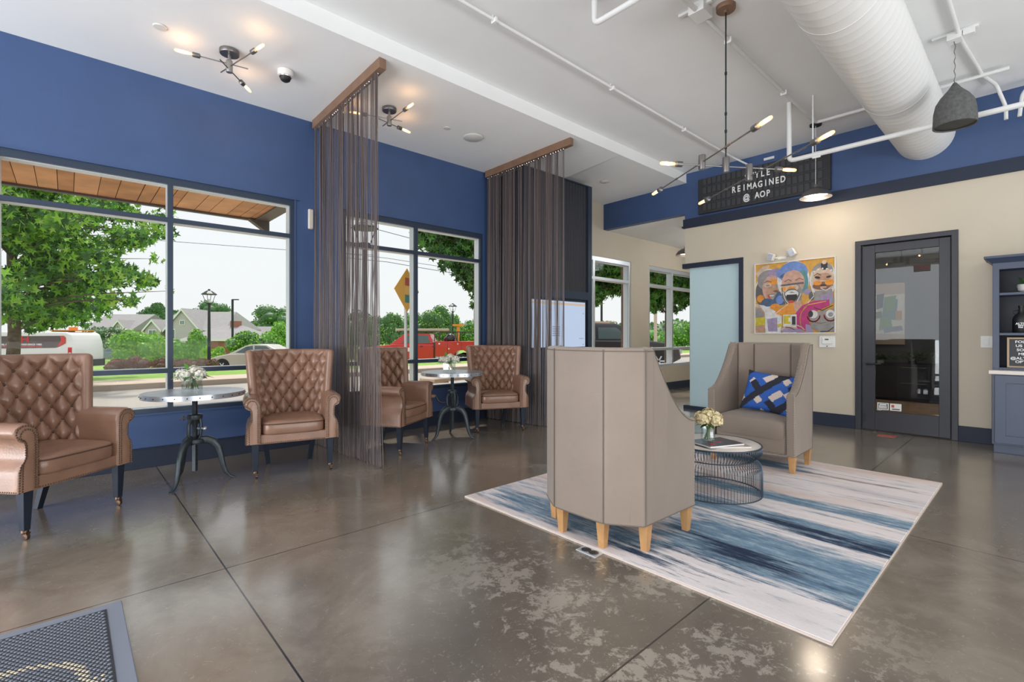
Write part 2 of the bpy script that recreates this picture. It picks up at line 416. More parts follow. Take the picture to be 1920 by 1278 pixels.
o = struct(b.build('ceiling', 'white_ceiling', smooth=False))
# window wall (blue)
b = MB(); Y0, Y1 = 5.07, 5.205
b.box(-5, -.40, Y0, Y1, 0, 3.6); b.box(1.682, 2.18, Y0, Y1, 0, 3.6); b.box(4.11, 5.6, Y0, Y1, 0, 3.6)
for x0, x1 in ((-.40, 1.682), (2.18, 4.11)): b.box(x0, x1, Y0, Y1, 0, .45); b.box(x0, x1, Y0, Y1, 2.462, 3.6)
struct(b.build('wall_front', 'blue_paint', smooth=False))
b = MB()
b.box(-5, -.40, 5.207, 5.265, 0, 3.6); b.box(1.682, 2.18, 5.207, 5.265, 0, 3.6); b.box(4.11, 5.6, 5.207, 5.265, 0, 3.6)
for x0, x1 in ((-.40, 1.682), (2.18, 4.11)): b.box(x0, x1, 5.207, 5.265, -.1, .44); b.box(x0, x1, 5.207, 5.265, 2.47, 3.6)
for x0, x1 in ((5.6, 5.9), (7.75, 8.36), (10.4, 12.6)): b.box(x0, x1, 5.322, 5.40, -.1, 3.6)
for x0, x1 in ((5.9, 7.75), (8.36, 10.4)): b.box(x0, x1, 5.322, 5.40, -.1, .47); b.box(x0, x1, 5.322, 5.40, 2.48, 3.6)
struct(b.build('wall_exterior', 'brick', smooth=False))
b = MB()
for x0, x1 in ((5.6, 5.9), (7.75, 8.36), (10.4, 12.6)): b.box(x0, x1, 5.18, 5.32, 0, 3.6)
for x0, x1 in ((5.9, 7.75), (8.36, 10.4)): b.box(x0, x1, 5.18, 5.32, 0, .48); b.box(x0, x1, 5.18, 5.32, 2.475, 3.6)
struct(b.build('wall_corridor', 'beige_paint', smooth=False))
struct(MB().box(-5, 4.36, 5.045, 5.07, 0, .166).box(-5, 4.36, 5.04, 5.07, .158, .166).build('baseboard_front', 'navy_trim', smooth=False, bevel=.003))
struct(MB().box(5.8, 12.6, 5.155, 5.18, 0, .155).build('baseboard_corridor', 'navy_frame', smooth=False, bevel=.003))

def window(nm, x0, x1, yf, z0, z1, muls, rails, fm, t=.037, left=True, right=True):
    root = bpy.data.objects.new(nm, None); C.objects.link(root); root.location = (x0, yf, z0); root['kind'] = 'structure'
    off = (x0, yf, z0)
    f = MB(off); a = MB(off)
    def bars(M_, ya, yb, tt):
        M_.box(x0, x0 + tt, ya, yb, z0, z1); M_.box(x1 - tt, x1, ya, yb, z0, z1)
        M_.box(x0, x1, ya, yb, z1 - tt * 1.5, z1); M_.box(x0, x1, ya, yb, z0, z0 + tt)
        for m_ in muls: M_.box(m_ - tt / 2, m_ + tt / 2, ya, yb, z0, z1)
        for r_ in rails: M_.box(x0, x1, ya, yb, r_ - tt / 2, r_ + tt / 2)
    bars(f, yf + .002, yf + .035, t); f.build('window_frame', fm, root, smooth=False, bevel=.002)
    bars(a, yf + .036, yf + .125, t * 1.12); a.build('frame_extrusion', 'aluminium', root, smooth=False)
    MB(off).box(x0 + .01, x1 - .01, yf + .09, yf + .094, z0 + .01, z1 - .01).build('pane', 'pane', root, smooth=False)
    return root
window('window_1', -.40, 1.682, 5.07, .45, 2.462, [.657], [2.10, .802], 'navy_frame')
window('window_2', 2.18, 4.11, 5.07, .45, 2.462, [3.09], [2.10, .795], 'navy_frame', t=.04)
window('window_3', 5.9, 7.75, 5.19, .48, 2.475, [6.66], [2.10, .81], 'aluminium', t=.05)
window('window_4', 8.36, 10.4, 5.19, .48, 2.475, [9.27], [2.10, .84], 'aluminium', t=.05)
struct(MB().box(-.45, 1.73, 5.055, 5.07, 2.462, 2.47).box(1.684, 1.692, 5.06, 5.07, .45, 2.47).box(-.45, 1.70, 5.06, 5.07, .437, .449)
       .box(2.14, 4.11, 5.058, 5.07, 2.462, 2.47).box(2.14, 4.11, 5.06, 5.07, .437, .449).build('trim_1', 'blue_paint', smooth=False))

# right wall (beige below, blue band above)
XR = 6.91; XO = 7.03
b = MB()
b.box(XR, XO, -5, .598, 0, 2.86); b.box(XR, XO, .598, 1.503, 2.219, 2.86); b.box(XR, XO, 1.503, 2.80, 0, 2.86); b.box(XR, XO, 2.80, 3.665, 2.18, 2.86)
struct(b.build('wall_right', 'beige_paint', smooth=False))
struct(MB().box(XR, XO, -5, 3.665, 2.86, 3.6).box(XR, XO, 3.665, 5.19, 2.951, 3.6).build('wall_right_upper', 'blue_paint', smooth=False))
struct(MB().box(XR - .022, XR + .0, -5, 3.68, 2.722, 2.86).box(XR - .022, XO + .01, 3.666, 3.684, 2.722, 2.86).build('trim_2', 'navy_trim', smooth=False, bevel=.003))
struct(MB().box(XR - .02, XR, -5, .598, 0, .16).box(XR - .02, XR, 1.503, 2.80, 0, .155).build('baseboard_right', 'navy_trim', smooth=False, bevel=.003))
# rooms behind the right wall
struct(MB().box(XO, 12.6, 3.0, 5.18, 2.951, 3.1).build('ceiling', 'white_ceiling', smooth=False))
struct(MB().box(XO, 12.6, 2.60, 2.70, 0, 2.96).box(12.5, 12.6, 2.6, 5.18, 0, 3.0).box(XO, 12.6, 2.6, 3.0, 2.951, 3.1).build('wall_corridor_back', 'beige_paint', smooth=False))
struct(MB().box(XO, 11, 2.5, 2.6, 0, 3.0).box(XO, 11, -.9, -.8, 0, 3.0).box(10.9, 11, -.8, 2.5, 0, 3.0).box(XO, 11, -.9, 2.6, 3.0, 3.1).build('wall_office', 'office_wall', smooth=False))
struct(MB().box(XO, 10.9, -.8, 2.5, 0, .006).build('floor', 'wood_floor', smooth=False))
# walls behind the camera with wide openings at the added fill lights
struct(MB().box(-5, 12.6, -5.12, -5, 0, .25).box(-5, 7.03, -5.12, -5, 3.25, 3.6).box(-5, -3.3, -5.12, -5, .25, 3.25).box(6.3, 12.6, -5.12, -5, .25, 3.25)
       .box(-.1, 0, -5.12, -5, .25, 3.25).box(3.1, 3.2, -5.12, -5, .25, 3.25).build('wall_back', 'beige_paint', smooth=False))
struct(MB().box(-5.12, -5, -5.12, 5.3, 0, .25).box(-5.12, -5, -5.12, 5.3, 3.25, 3.6).box(-5.12, -5, -5.12, -1.5, .25, 3.25).box(-5.12, -5, 4.7, 5.3, .25, 3.25).build('wall_left', 'beige_paint', smooth=False))
bl = (-5.12, -5.0)
# frosted panel with dark header, jamb and floor channel
p = bpy.data.objects.new('door_1', None); C.objects.link(p); p.location = (XR, 3.2, 0); p['kind'] = 'structure'; off = (XR, 3.2, 0)
MB(off).box(XR + .03, XR + .045, 2.82, 3.60, .05, 2.14).build('frosted_glass', 'frosted', p, smooth=False)
MB(off).box(XR - .015, XR + .08, 2.80, 3.70, 2.12, 2.19).box(XR - .012, XR + .08, 2.80, 2.86, 0, 2.13).box(XR + .0, XR + .08, 2.86, 3.69, .0, .05).build('frame', 'navy_trim', p, smooth=False, bevel=.002)
# glass office door
p = bpy.data.objects.new('door_2', None); C.objects.link(p); p.location = (XR, 1.05, 0); p['kind'] = 'structure'; off = (XR, 1.05, 0)
MB(off).box(XR - .02, XO, 1.445, 1.503, 0, 2.219).box(XR - .02, XO, .598, .652, 0, 2.219).box(XR - .02, XO, .598, 1.503, 2.165, 2.219).box(XR + .02, XR + .05, 1.43, 1.45, 0, 2.17).box(XR + .02, XR + .05, .65, .66, 0, 2.17).build('door_frame', 'charcoal_door', p, smooth=False, bevel=.004)
lf = MB(off); xa, xb = XR + .008, XR + .052
lf.box(xa, xb, 1.316, 1.436, .01, 2.155); lf.box(xa, xb, .660, .753, .01, 2.155); lf.box(xa, xb, .753, 1.316, 2.065, 2.155); lf.box(xa, xb, .753, 1.316, .01, .232)
leaf = lf.build('door_leaf', 'charcoal_door', p, smooth=False, bevel=.003)
MB(off).box(XR + .028, XR + .034, .753, 1.316, .232, 2.065).build('door_glass', 'door_pane', leaf, smooth=False)
h = MB(off); h.lathe([(.026, -.004), (.026, .006)], (xa - .004, 1.383, .775), 20, 'x'); h.tube([(xa, 1.383, .775), (xa - .05, 1.383, .775), (xa - .056, 1.365, .775), (xa - .056, 1.25, .778)], .009, 8)
h.build('door_handle', 'dark_metal', leaf)
MB(off).box(xa - .006, xa, 1.405, 1.43, .10, .19).build('door_stop', 'dark_metal', leaf, smooth=False)
s1 = MB(off).m(0).box(xa + .016, xa + .019, 1.19, 1.295, .25, .33).m(1).box(xa + .0145, xa + .016, 1.20, 1.285, .26, .322).m(0)
for i in range(6): s1.box(xa + .0135, xa + .0145, 1.208 + i * .0125, 1.216 + i * .0125, .266, .30)
s1.box(xa + .0135, xa + .0145, 1.21, 1.275, .305, .317); s1.build('window_sticker', ['letter_white', 'board_black'], leaf, smooth=False)
s1 = MB(off).m(0).box(xa + .016, xa + .019, 1.075, 1.178, .25, .33).m(1).box(xa + .0145, xa + .016, 1.14, 1.165, .285, .315).m(2).box(xa + .0145, xa + .016, 1.09, 1.16, .262, .272)
s1.build('window_sticker', ['letter_white', 'sign_red', 'office_cab'], leaf, smooth=False)
tag(MB().box(6.60, 6.70, 1.08, 1.24, .0005, .0025).build('floor_sticker', 'sign_red', smooth=False), 'small red floor sticker in front of the glass office door', 'sticker')
# ================================================================== leather wing chairs
def leather_chair(loc, rz, label):
    t = thing('wing_chair', label, 'armchair', loc, rz, 'tufted leather wing chairs by the windows')
    Z0, HZ = .33, .625
    def mid(s, v):
        a = s * R(84); wd = .262 + .050 * v; k = .27 + .02 * v
        x = wd * math.sin(a) / math.sin(R(84)); y = .185 + .10 * v - k * (1 - math.cos(a)) * (1 - .12 * (1 - v))
        return Vector((x, y))
    def nrm(s, v):
        e_ = .01; d = mid(min(1, s + e_), v) - mid(max(-1, s - e_), v); d.normalize(); return Vector((d.y, -d.x)) * -1   # outward
    NU, NV = 184, 108; th = .032
    vs = []; fs = []; caps = 5
    ring = NU + 1 + caps + NU + 1 + caps
    rows = [(j / NV, 1, 0) for j in range(NV + 1)] + [(1, math.cos(q), math.sin(q)) for q in [PI / 2 * i / 5 for i in range(1, 6)]]
    for v, cs, sn in rows:
        z = Z0 + HZ * v + .03 * sn
        for i in range(NU + 1):
            s = -1 + 2 * i / NU; m_ = mid(s, v); n_ = nrm(s, v)
            p = s * 3.75; q = v * HZ / .158; a = p + q; b_ = p - q
            pf = (abs(math.sin(PI * a)) * abs(math.sin(PI * b_))) ** .36
            fade = min(1, max(0, (.985 - abs(s)) / .07)) * min(1, max(0, (1.02 - v) / .05))
            dsp = (.048 * pf - .028) * fade * cs
            pt = m_ - n_ * (th * cs + dsp); vs.append((pt.x, pt.y, z))
        for k in range(caps):
            q = PI * (k + 1) / (caps + 1); m_ = mid(1, v); n_ = nrm(1, v); tg = Vector((-n_.y, n_.x)); tg = tg if tg.y < 0 else -tg
            pt = m_ + n_ * (-th * math.cos(q) * cs) + tg * (th * math.sin(q) * cs); vs.append((pt.x, pt.y, z))
        for i in range(NU, -1, -1):
            s = -1 + 2 * i / NU; pt = mid(s, v) + nrm(s, v) * th * cs; vs.append((pt.x, pt.y, z))
        for k in range(caps):
            q = PI * (k + 1) / (caps + 1); m_ = mid(-1, v); n_ = nrm(-1, v); tg = Vector((-n_.y, n_.x)); tg = tg if tg.y < 0 else -tg
            pt = m_ + n_ * (th * math.cos(q) * cs) + tg * (th * math.sin(q) * cs); vs.append((pt.x, pt.y, z))
    for j in range(len(rows) - 1):
        for i in range(ring): fs.append((j * ring + i, j * ring + (i + 1) % ring, (j + 1) * ring + (i + 1) % ring, (j + 1) * ring + i))
    bk = MB().add(vs, fs).build('backrest', 'leather', t, ang=80)
    BTN = []
    for A in range(-14, 15):
        for B in range(-14, 15):
            p = (A + B) / 2; q = (A - B) / 2; s = p / 3.75; v = q * .158 / HZ
            if abs(s) < .93 and .06 < v < .965:
                pt = mid(s, v) - nrm(s, v) * (th - .018)
                if not BTN: BTN.append(MB().ball((0, 0, 0), .0100, 8, 5).build('tuft_button', 'leather_dark', bk)); o = BTN[0]
                else: o = BTN[0].copy(); C.objects.link(o); o.parent = bk
                o.location = (pt.x, pt.y, Z0 + HZ * v)
    # outer lower shell down to the rail
    sh = MB()
    def shell(u, w_):
        s = -1 + 2 * u; pt = mid(s, 0) + nrm(s, 0) * (th + .004); return (pt.x * 1.01, pt.y, .27 + .12 * w_)
    sh.grid(shell, 40, 2); sh.build('outer_back', 'leather_back', t)
    prof = [(.232, .27), (.232, .55), (.238, .59), (.255, .618), (.285, .634), (.320, .633), (.346, .618), (.357, .594), (.350, .570), (.330, .556), (.312, .548), (.303, .52), (.301, .45), (.310, .425), (.328, .405), (.336, .37), (.338, .27)]
    for sg in (-1, 1):
        ar = MB(); n = len(prof); ys = [-.287, -.28, -.262, -.05, .05, .13]; vs = []; fs = []
        for yi, y in enumerate(ys):
            k = [.82, .96, 1, 1, 1, .9][yi]
            for x, z in prof:
                cx, cz = .287, .45
                zz = z if z < .28 else cz + (z - cz) * (k if yi < 2 else 1)
                dz = 0 if y < 0 else (y * .02)
                vs.append((sg * (cx + (x - cx) * k), y, zz + dz))
        for i in range(len(ys) - 1):
            for j in range(n): fs.append((i * n + j, i * n + (j + 1) % n, (i + 1) * n + (j + 1) % n, (i + 1) * n + j))
        fs += [tuple(range(n))]
        ar.add(vs, fs); am = ar.build('arm', 'leather', t, ang=50)
        nl = MB(); cx, cz = .285, .45
        for off in (.14, .42):
            pts = [Vector((cx + (x - cx) * (1 - off), z if z < .3 else (.5 + (z - .5) * (1 - off * .55)))) for x, z in prof]
            acc = 0
            for i in range(len(pts) - 1):
                a, c = pts[i], pts[i + 1]; L_ = (c - a).length; d = -acc
                while d + .0135 <= L_:
                    d += .0135; q = a.lerp(c, d / L_); nl.ball((sg * q.x, -.2885, q.y), .0056, 6, 4, (1, .6, 1))
                acc = L_ - d
        nl.build('nailhead_trim', 'nail', am)
    rl = MB().prism([(-.30, -.27), (.30, -.27), (.325, -.05), (.25, .19), (.12, .25), (-.12, .25), (-.25, .19), (-.325, -.05)], .262, .335)
    rail = rl.build('seat_rail', 'leather', t, bevel=.006)
    nl = MB()
    for i in range(42): nl.ball((-.287 + i * .014, -.2725, .273), .0048, 6, 4, (1, .6, 1))
    nl.build('nailhead_trim', 'nail', rail)
    for sg in (-1, 1):
        nl = MB()
        for i in range(26): nl.ball((sg * .340, -.275 + i * .0135, .277), .0045, 6, 4, (.6, 1, 1))
        nl.build('nailhead_trim', 'nail', rail)
    def fn(p):
        x, y, z = p
        if z > .39: z += .018 * math.cos(x * 5.2) * math.cos((y + .05) * 4.5) + .003 * math.sin(x * 40 + math.sin(y * 25) * 2) * max(0, -y * 3)
        if y < -.2: z += 0
        return (x, y, z)
    cu = MB().cushion((0, -.045, .378), (.232, .245, .058), .28, .34, 64, 20, fn).build('seat_cushion', 'leather', t, ang=180)
    pp = []
    for j in range(64):
        q = 2 * PI * j / 64; sg = lambda a, e_: math.copysign(abs(a) ** e_, a)
        pp.append((.2335 * sg(math.cos(q), .28), -.045 + .2465 * sg(math.sin(q), .28), .414))
    MB().tube(pp, .0045, 6, closed=True).build('piping', 'leather_dark', cu)
    for x in (-1, 1):
        MB().taper((x * .272, -.245, .27), .025, (x * .272, -.245, .055), .0165).build('leg', 'leg_paint', t, smooth=False, bevel=.002)
        cs = MB().lathe([(.018, .058), (.019, .045), (.012, .044), (.010, .036)], (x * .272, -.245, 0), 14).lathe([(.0, -.009), (.016, -.008), (.018, 0), (.016, .008), (0, .009)], (x * .272 + .008, -.245, .018), 16, 'x')
        cs.box(x * .272 - .004, x * .272 + .02, -.258, -.232, .032, .040); cs.build('caster', 'brass', t)
        lg = MB().taper((x * .20, .17, .27), .023, (x * .165, .215, .0), .017)
        lg.build('leg', 'leg_paint', t, smooth=False, bevel=.002)
    return t
ch = leather_chair((-.123, 4.062, 0), math.atan2(-.757, .653) + PI / 2, 'tufted brown leather wing chair at the far left edge, beside the first crank table')
def facing(fx, fy): return math.atan2(fy, fx) + PI / 2
dup(ch, (1.393, 4.274, 0), facing(-.238, -.971), 'tufted brown leather wing chair between the first crank table and the near string curtain')
dup(ch, (2.364, 4.35, 0), facing(.522, -.853), 'tufted brown leather wing chair half hidden behind the near string curtain')
dup(ch, (3.794, 4.455, 0), facing(-.424, -.905), 'tufted brown leather wing chair in front of the far string curtain, right of a table')

# ================================================================== crank tables
def crank_table(loc, rz, topz, label, wood):
    t = thing('crank_table', label, 'side table', loc, rz, 'industrial crank side tables')
    Rr = .333
    tp = MB().lathe([(0, topz - .03), (Rr - .004, topz - .03), (Rr - .004, topz), (0, topz)], n=64).lathe([(Rr - .003, topz - .034), (Rr, topz - .034), (Rr, topz + .001), (Rr - .003, topz + .001)], n=64).build('tabletop', 'zinc_top', t)
    rv = MB()
    for i in range(28):
        q = 2 * PI * i / 28; rv.ball((Rr * math.cos(q), Rr * math.sin(q), topz - .017), .005, 6, 4)
    for i in range(60):
        q = 2 * PI * i / 60; rv.ball(((Rr - .022) * math.cos(q), (Rr - .022) * math.sin(q), topz), .0035, 6, 4, (1, 1, .35))
    rv.build('rivet', 'dark_metal', tp)
    MB().box(-.075, .075, -.075, .075, topz - .042, topz - .031).build('mount_plate', 'cast_iron', t, smooth=False, bevel=.003)
    MB().taper((0, 0, .085), .0135, (0, 0, topz - .04), .0135).build('lift_post', 'cast_iron', t, smooth=False, bevel=.002)
    # collar and cage
    cg = MB().lathe([(.022, .0), (.046, .0), (.050, .012), (.050, .032), (.040, .038), (.022, .038)], (0, 0, .475), 24)
    for a in (0, PI): 
        cxx = math.cos(a)
        cg.tube([(.036 * cxx, 0, .485), (.062 * cxx, 0, .455), (.070 * cxx, 0, .435), (.070 * cxx, 0, .365), (.055 * cxx, 0, .34), (.03 * cxx, 0, .325)], [.010, .011, .011, .012, .013, .012], 8)
    cg.box(-.028, .028, -.022, .022, .44, .476)
    for a in (PI / 2, -PI / 2):
        cg.tube([(0, .04 * math.sin(a), .485), (0, .048 * math.sin(a), .44), (0, .046 * math.sin(a), .36), (0, .03 * math.sin(a), .325)], .009, 8)
    cg.lathe([(.02, .0), (.058, .006), (.064, .022), (.056, .038), (.02, .042)], (0, 0, .288), 24)
    cg.build('gear_cage', 'cast_iron', t, ang=50)
    for k in range(3):
        a = 2 * PI * k / 3
        path = [(.03, .315), (.075, .318), (.118, .298), (.150, .255), (.168, .19), (.180, .12), (.200, .055), (.228, .018), (.262, .006)]
        n = 8; lg = MB(); vs = []; fs = []
        wd = [.020, .021, .021, .020, .018, .016, .014, .013, .012]; ht = [.030, .030, .027, .024, .021, .018, .014, .009, .005]
        for i, (r, z) in enumerate(path):
            p0 = path[max(0, i - 1)]; p1 = path[min(len(path) - 1, i + 1)]; dr, dz = p1[0] - p0[0], p1[1] - p0[1]; L_ = math.hypot(dr, dz); nr, nz = -dz / L_, dr / L_
            for j in range(n):
                q = 2 * PI * j / n + PI / n; c_ = math.copysign(abs(math.cos(q)) ** .6, math.cos(q)); s_ = math.copysign(abs(math.sin(q)) ** .6, math.sin(q))
                rr_ = r + nr * ht[i] * s_; zz = max(.0, z + nz * ht[i] * s_); y = wd[i] * c_
                vs.append((rr_ * math.cos(a) - y * math.sin(a), rr_ * math.sin(a) + y * math.cos(a), zz))
        for i in range(len(path) - 1):
            for j in range(n): fs.append((i * n + j, i * n + (j + 1) % n, (i + 1) * n + (j + 1) % n, (i + 1) * n + j))
        fs += [tuple(range(n)), tuple((len(path) - 1) * n + j for j in range(n))]
        lg.add(vs, fs).build('leg', 'cast_iron', t, ang=60)
    return t
# first table: small wing knob to the left, knob to the right
t1 = crank_table((.709, 4.309, 0), math.atan2(4.108 - 4.309, .523 - .709), .682, 'round zinc topped crank table between the two leather chairs at the left window', False)
iv = -t1.rotation_euler.z
def vdir(px, py): return Vector((math.cos(iv) * px - math.sin(iv) * py, math.sin(iv) * px + math.cos(iv) * py, 0))
rt = vdir(.7374, -.6753)
k = MB(); k.tube([rt * -.05 + Vector((0, 0, .482)), rt * -.085 + Vector((0, 0, .482))], .006, 8)
k.tube([rt * -.085 + Vector((0, 0, .462)), rt * -.092 + Vector((0, 0, .482)), rt * -.085 + Vector((0, 0, .505))], .006, 6); k.tube([rt * -.08 + Vector((0, 0, .482)), rt * -.115 + Vector((0, 0, .472))], .005, 6)
k.build('wing_screw', 'pewter', t1)
MB().ball(tuple(rt * .075 + Vector((0, 0, .405))), .016, 12, 8).tube([rt * .02 + Vector((0, 0, .405)), rt * .07 + Vector((0, 0, .405))], .008, 8).build('gear_knob', 'zinc_top', t1)
t2 = crank_table((3.084, 4.328, 0), math.atan2(4.327 - 4.328, 2.803 - 3.084), .712, 'round zinc topped crank table with a wooden crank handle, between the curtains', True)
iv = -t2.rotation_euler.z; rt = vdir(.7374, -.6753); U = Vector((0, 0, 1))
hd = MB().tube([rt * -.05 + U * .375, rt * -.11 + U * .375, rt * -.15 + U * .395, rt * -.185 + U * .455], .013, 8).build('crank_arm', 'cast_iron', t2)
MB().tube([rt * -.178 + U * .448, rt * -.22 + U * .447, rt * -.30 + U * .438], [.012, .017, .015], 10).build('crank_grip', 'oak_leg', hd)

# ================================================================== grey slope arm chairs
def slope_chair(loc, rz, label):
    t = thing('slope_arm_chair', label, 'armchair', loc, rz, 'grey slope arm chairs on the rug')
    # plan path of the shell, right front -> round the back -> left front
    half = [(.350, -.30), (.346, -.22), (.342, -.14), (.340, -.06), (.338, .02), (.336, .10), (.335, .165), (.330, .185), (.255, .240), (.178, .293), (.150, .300), (.06, .301)]
    path = half + [(-x, y) for x, y in reversed(half)]
    def topz(y):
        if y > .10: return 1.03
        u = max(0, (y + .30) / .40); return .632 + .398 * (u ** 1.75) * (1 - .0 * u) if u < 1 else 1.03
    dense = []
    for i in range(len(path) - 1):
        a, c = Vector(path[i]), Vector(path[i + 1]); k = 4 if (a - c).length > .04 else 1
        for j in range(k): dense.append(a.lerp(c, j / k))
    dense.append(Vector(path[-1])); n = len(dense)
    th = .062
    def nr(i):
        d = dense[min(n - 1, i + 1)] - dense[max(0, i - 1)]; d.normalize(); v = Vector((d.y, -d.x)); return v if v.dot(dense[i] - Vector((0, -.0))) > 0 or abs(dense[i].y) > .25 and v.y > 0 else -v
    prof = [(0, 'b'), (0, 't0'), (-.006, 't1'), (-.018, 't2'), (-th + .018, 't2'), (-th + .006, 't1'), (-th, 't0'), (-th, 'i')]
    vs = []; fs = []; m_ = len(prof)
    for i in range(n):
        p = dense[i]; tz = topz(p.y); v = nr(i)
        for d, k in prof:
            z = {'b': .135, 't0': tz - .02, 't1': tz - .006, 't2': tz, 'i': .30}[k]; q = p + v * d; vs.append((q.x, q.y, z))
    for i in range(n - 1):
        for j in range(m_ - 1): fs.append((i * m_ + j, i * m_ + j + 1, (i + 1) * m_ + j + 1, (i + 1) * m_ + j))
    fs += [tuple(range(m_)), tuple((n - 1) * m_ + j for j in range(m_))]
    sh = MB().add(vs, fs).build('shell', 'grey_fabric', t, ang=35)
    for sg in (-1, 1):     # arm fronts down to the base
        MB().box(sg * (.350 - th), sg * .350, -.306, -.285, .135, .625).build('arm_front', 'grey_fabric', t, bevel=.008)
    sm = MB()              # seams: vertical corners and top welt
    for sx in (-1, 1):
        for x, y in ((.3365, .170), (.168, .3005)): sm.tube([(sx * x, y, .14), (sx * x, y, 1.02)], .0028, 5)
    sm.tube([(d.x + nr(i).x * .001, d.y + nr(i).y * .001, topz(d.y) - .018) for i, d in enumerate(dense)], .0026, 5)
    sm.tube([(d.x * 1.002, d.y * 1.002, .139) for d in dense], .003, 5)
    sm.build('welt', 'grey_seam', sh)
    nl = MB()
    for i, d in enumerate(dense):
        if i % 1 == 0 and d.y < .12:
            v = nr(i)
            for q_ in (0,): nl.ball((d.x - v.x * .012, d.y - v.y * .012, topz(d.y) + .0005), .0038, 6, 4); nl.ball((d.x - v.x * (th - .010), d.y - v.y * (th - .010), topz(d.y) + .0005), .0038, 6, 4)
    for sg in (-1, 1):
        for i in range(26):
            for x in (.345, .294): nl.ball((sg * x, -.3075, .15 + i * .0182), .0038, 6, 4)
    for i in range(34): nl.ball((-.28 + i * .017, -.2955, .145), .0038, 6, 4)
    nl.build('nailhead_trim', 'brushed_steel', sh)
    MB().box(-.285, .285, -.294, .23, .135, .30).build('seat_base', 'grey_fabric', t, bevel=.02)
    def fn(p):
        x, y, z = p
        if z > .36: z += .022 * math.cos(x * 4.6) * math.cos((y + .02) * 4.2)
        return (x, y, z)
    MB().cushion((0, -.052, .322), (.286, .250, .092), .16, .30, 64, 18, fn).build('seat_cushion', 'grey_fabric', t, ang=180)
    MB().box(-.155, .155, .205, .24, .38, 1.022).build('back_panel', 'grey_fabric', t, bevel=.015)
    for sg in (-1, 1):
        MB().prism([(sg * .155, .225), (sg * .165, .195), (sg * .262, .125), (sg * .278, .150), (sg * .17, .24)], .38, 1.018).build('wing_panel', 'grey_fabric', t, bevel=.01)
    for x, y in ((.318, -.262), (-.318, -.262), (.308, .135), (-.308, .135), (.138, .262), (-.138, .262)):
        MB().taper((x, y, .137), .026, (x, y, 0), .017).build('leg', 'oak_leg', t, smooth=False, bevel=.002)
    return t
gc = slope_chair((2.302, 1.672, .011), facing(1, 0), 'grey slope arm chair seen from behind at the near end of the rug')
gcb = dup(gc, (4.495, 1.656, .011), facing(-1, 0), 'grey slope arm chair facing the camera with a blue pillow in it')
# pillow in the far chair
pt = thing('throw_pillow', 'blue, black and cream lattice throw pillow leaning in the facing grey chair', 'pillow', (4.47, 1.60, .61), 0)
PM = Matrix.Rotation(R(-90), 4, 'Z') @ Matrix.Rotation(R(-20), 4, 'X') @ Matrix.Rotation(R(6), 4, 'Y')
def pillow_pt(u, v, s):
    x = (u - .5); z = (v - .5); e_ = (1 - (2 * abs(x)) ** 2.6) * (1 - (2 * abs(z)) ** 2.6)
    pin = 1 - .10 * (1 - (2 * abs(z)) ** 2) * (2 * abs(x)) ** 3; pinz = 1 - .10 * (1 - (2 * abs(x)) ** 2) * (2 * abs(z)) ** 3
    return (x * .42 * pin, s * .055 * max(0, e_) ** .36, z * .36 * pinz)
def pillow_pat(u, v):
    a = (u * .42 / .36 + v) * 2.3 + .15; b_ = (u * .42 / .36 - v) * 2.3 + .35
    fa, fb = a % 2, b_ % 2
    if fa < .52 and not (.5 < fb < 1.2): return 1
    if fb < .52: return 1
    ia, ib = int(a * 2), int(b_ * 2)
    return 2 if (ia + ib * 3) % 5 == 1 or (ia * 2 + ib) % 7 == 0 else 0
pb = MB(M=PM); N = 44
for s in (-1, 1):
    vs = [pillow_pt(i / N, j / N, s) for j in range(N + 1) for i in range(N + 1)]
    o0 = len(pb.v); pb.v += [tuple(PM @ Vector(p)) for p in vs]
    for j in range(N):
        for i in range(N):
            q = (o0 + j * (N + 1) + i, o0 + j * (N + 1) + i + 1, o0 + (j + 1) * (N + 1) + i + 1, o0 + (j + 1) * (N + 1) + i)
            pb.f.append(q); pb.mi.append(pillow_pat((i + .5) / N, (j + .5) / N))
pb.build('cushion_cover', ['blue_pillow', 'pillow_black', 'pillow_cream'], pt, ang=80)

# ================================================================== rug, coffee table and what is on it
b = MB().box(0, 2.79, 0, 2.152, 0.001, .011)
rug = b.build('area_rug', 'rug_top', smooth=False, bevel=.003); rug.location = (2.004, .507, 0)
tag(rug, 'large cream and blue brush stroke rug under the grey chairs', 'rug')
MB().box(-.004, 2.794, -.004, 0.004, .001, .009).box(-.004, 2.794, 2.148, 2.156, .001, .009).box(-.004, .004, 0, 2.152, .001, .009).box(2.786, 2.794, 0, 2.152, .001, .009).build('rug_binding', 'pillow_cream', rug, smooth=False)
ZR = .011
t = thing('coffee_table', 'round coffee table with a pale top on a dark wire cage base', 'coffee table', (3.383, 1.58, ZR))
MB().lathe([(0, .326), (.300, .326), (.304, .330), (.304, .334), (.300, .337), (0, .337)], n=64).build('tabletop', 'cream_top', t)
cgm = MB(); rp_ = [(.309, .336), (.312, .325), (.313, .31), (.309, .288), (.295, .266), (.272, .250), (.268, .243), (.275, .234), (.296, .218), (.308, .200), (.314, .175), (.314, .10), (.314, .004)]
for k in range(96):
    q = 2 * PI * k / 96; c_, s_ = math.cos(q), math.sin(q); cgm.tube([(r * c_, r * s_, z) for r, z in rp_], .0021, 4, cap=False)
for r, z, rr_ in ((.309, .333, .006), (.269, .243, .0035), (.314, .004, .0035)):
    cgm.tube([(r * math.cos(2 * PI * j / 72), r * math.sin(2 * PI * j / 72), z) for j in range(72)], rr_, 6, closed=True)
cgm.build('wire_cage', 'wire_blue', t, ang=70)
ZT = ZR + .337
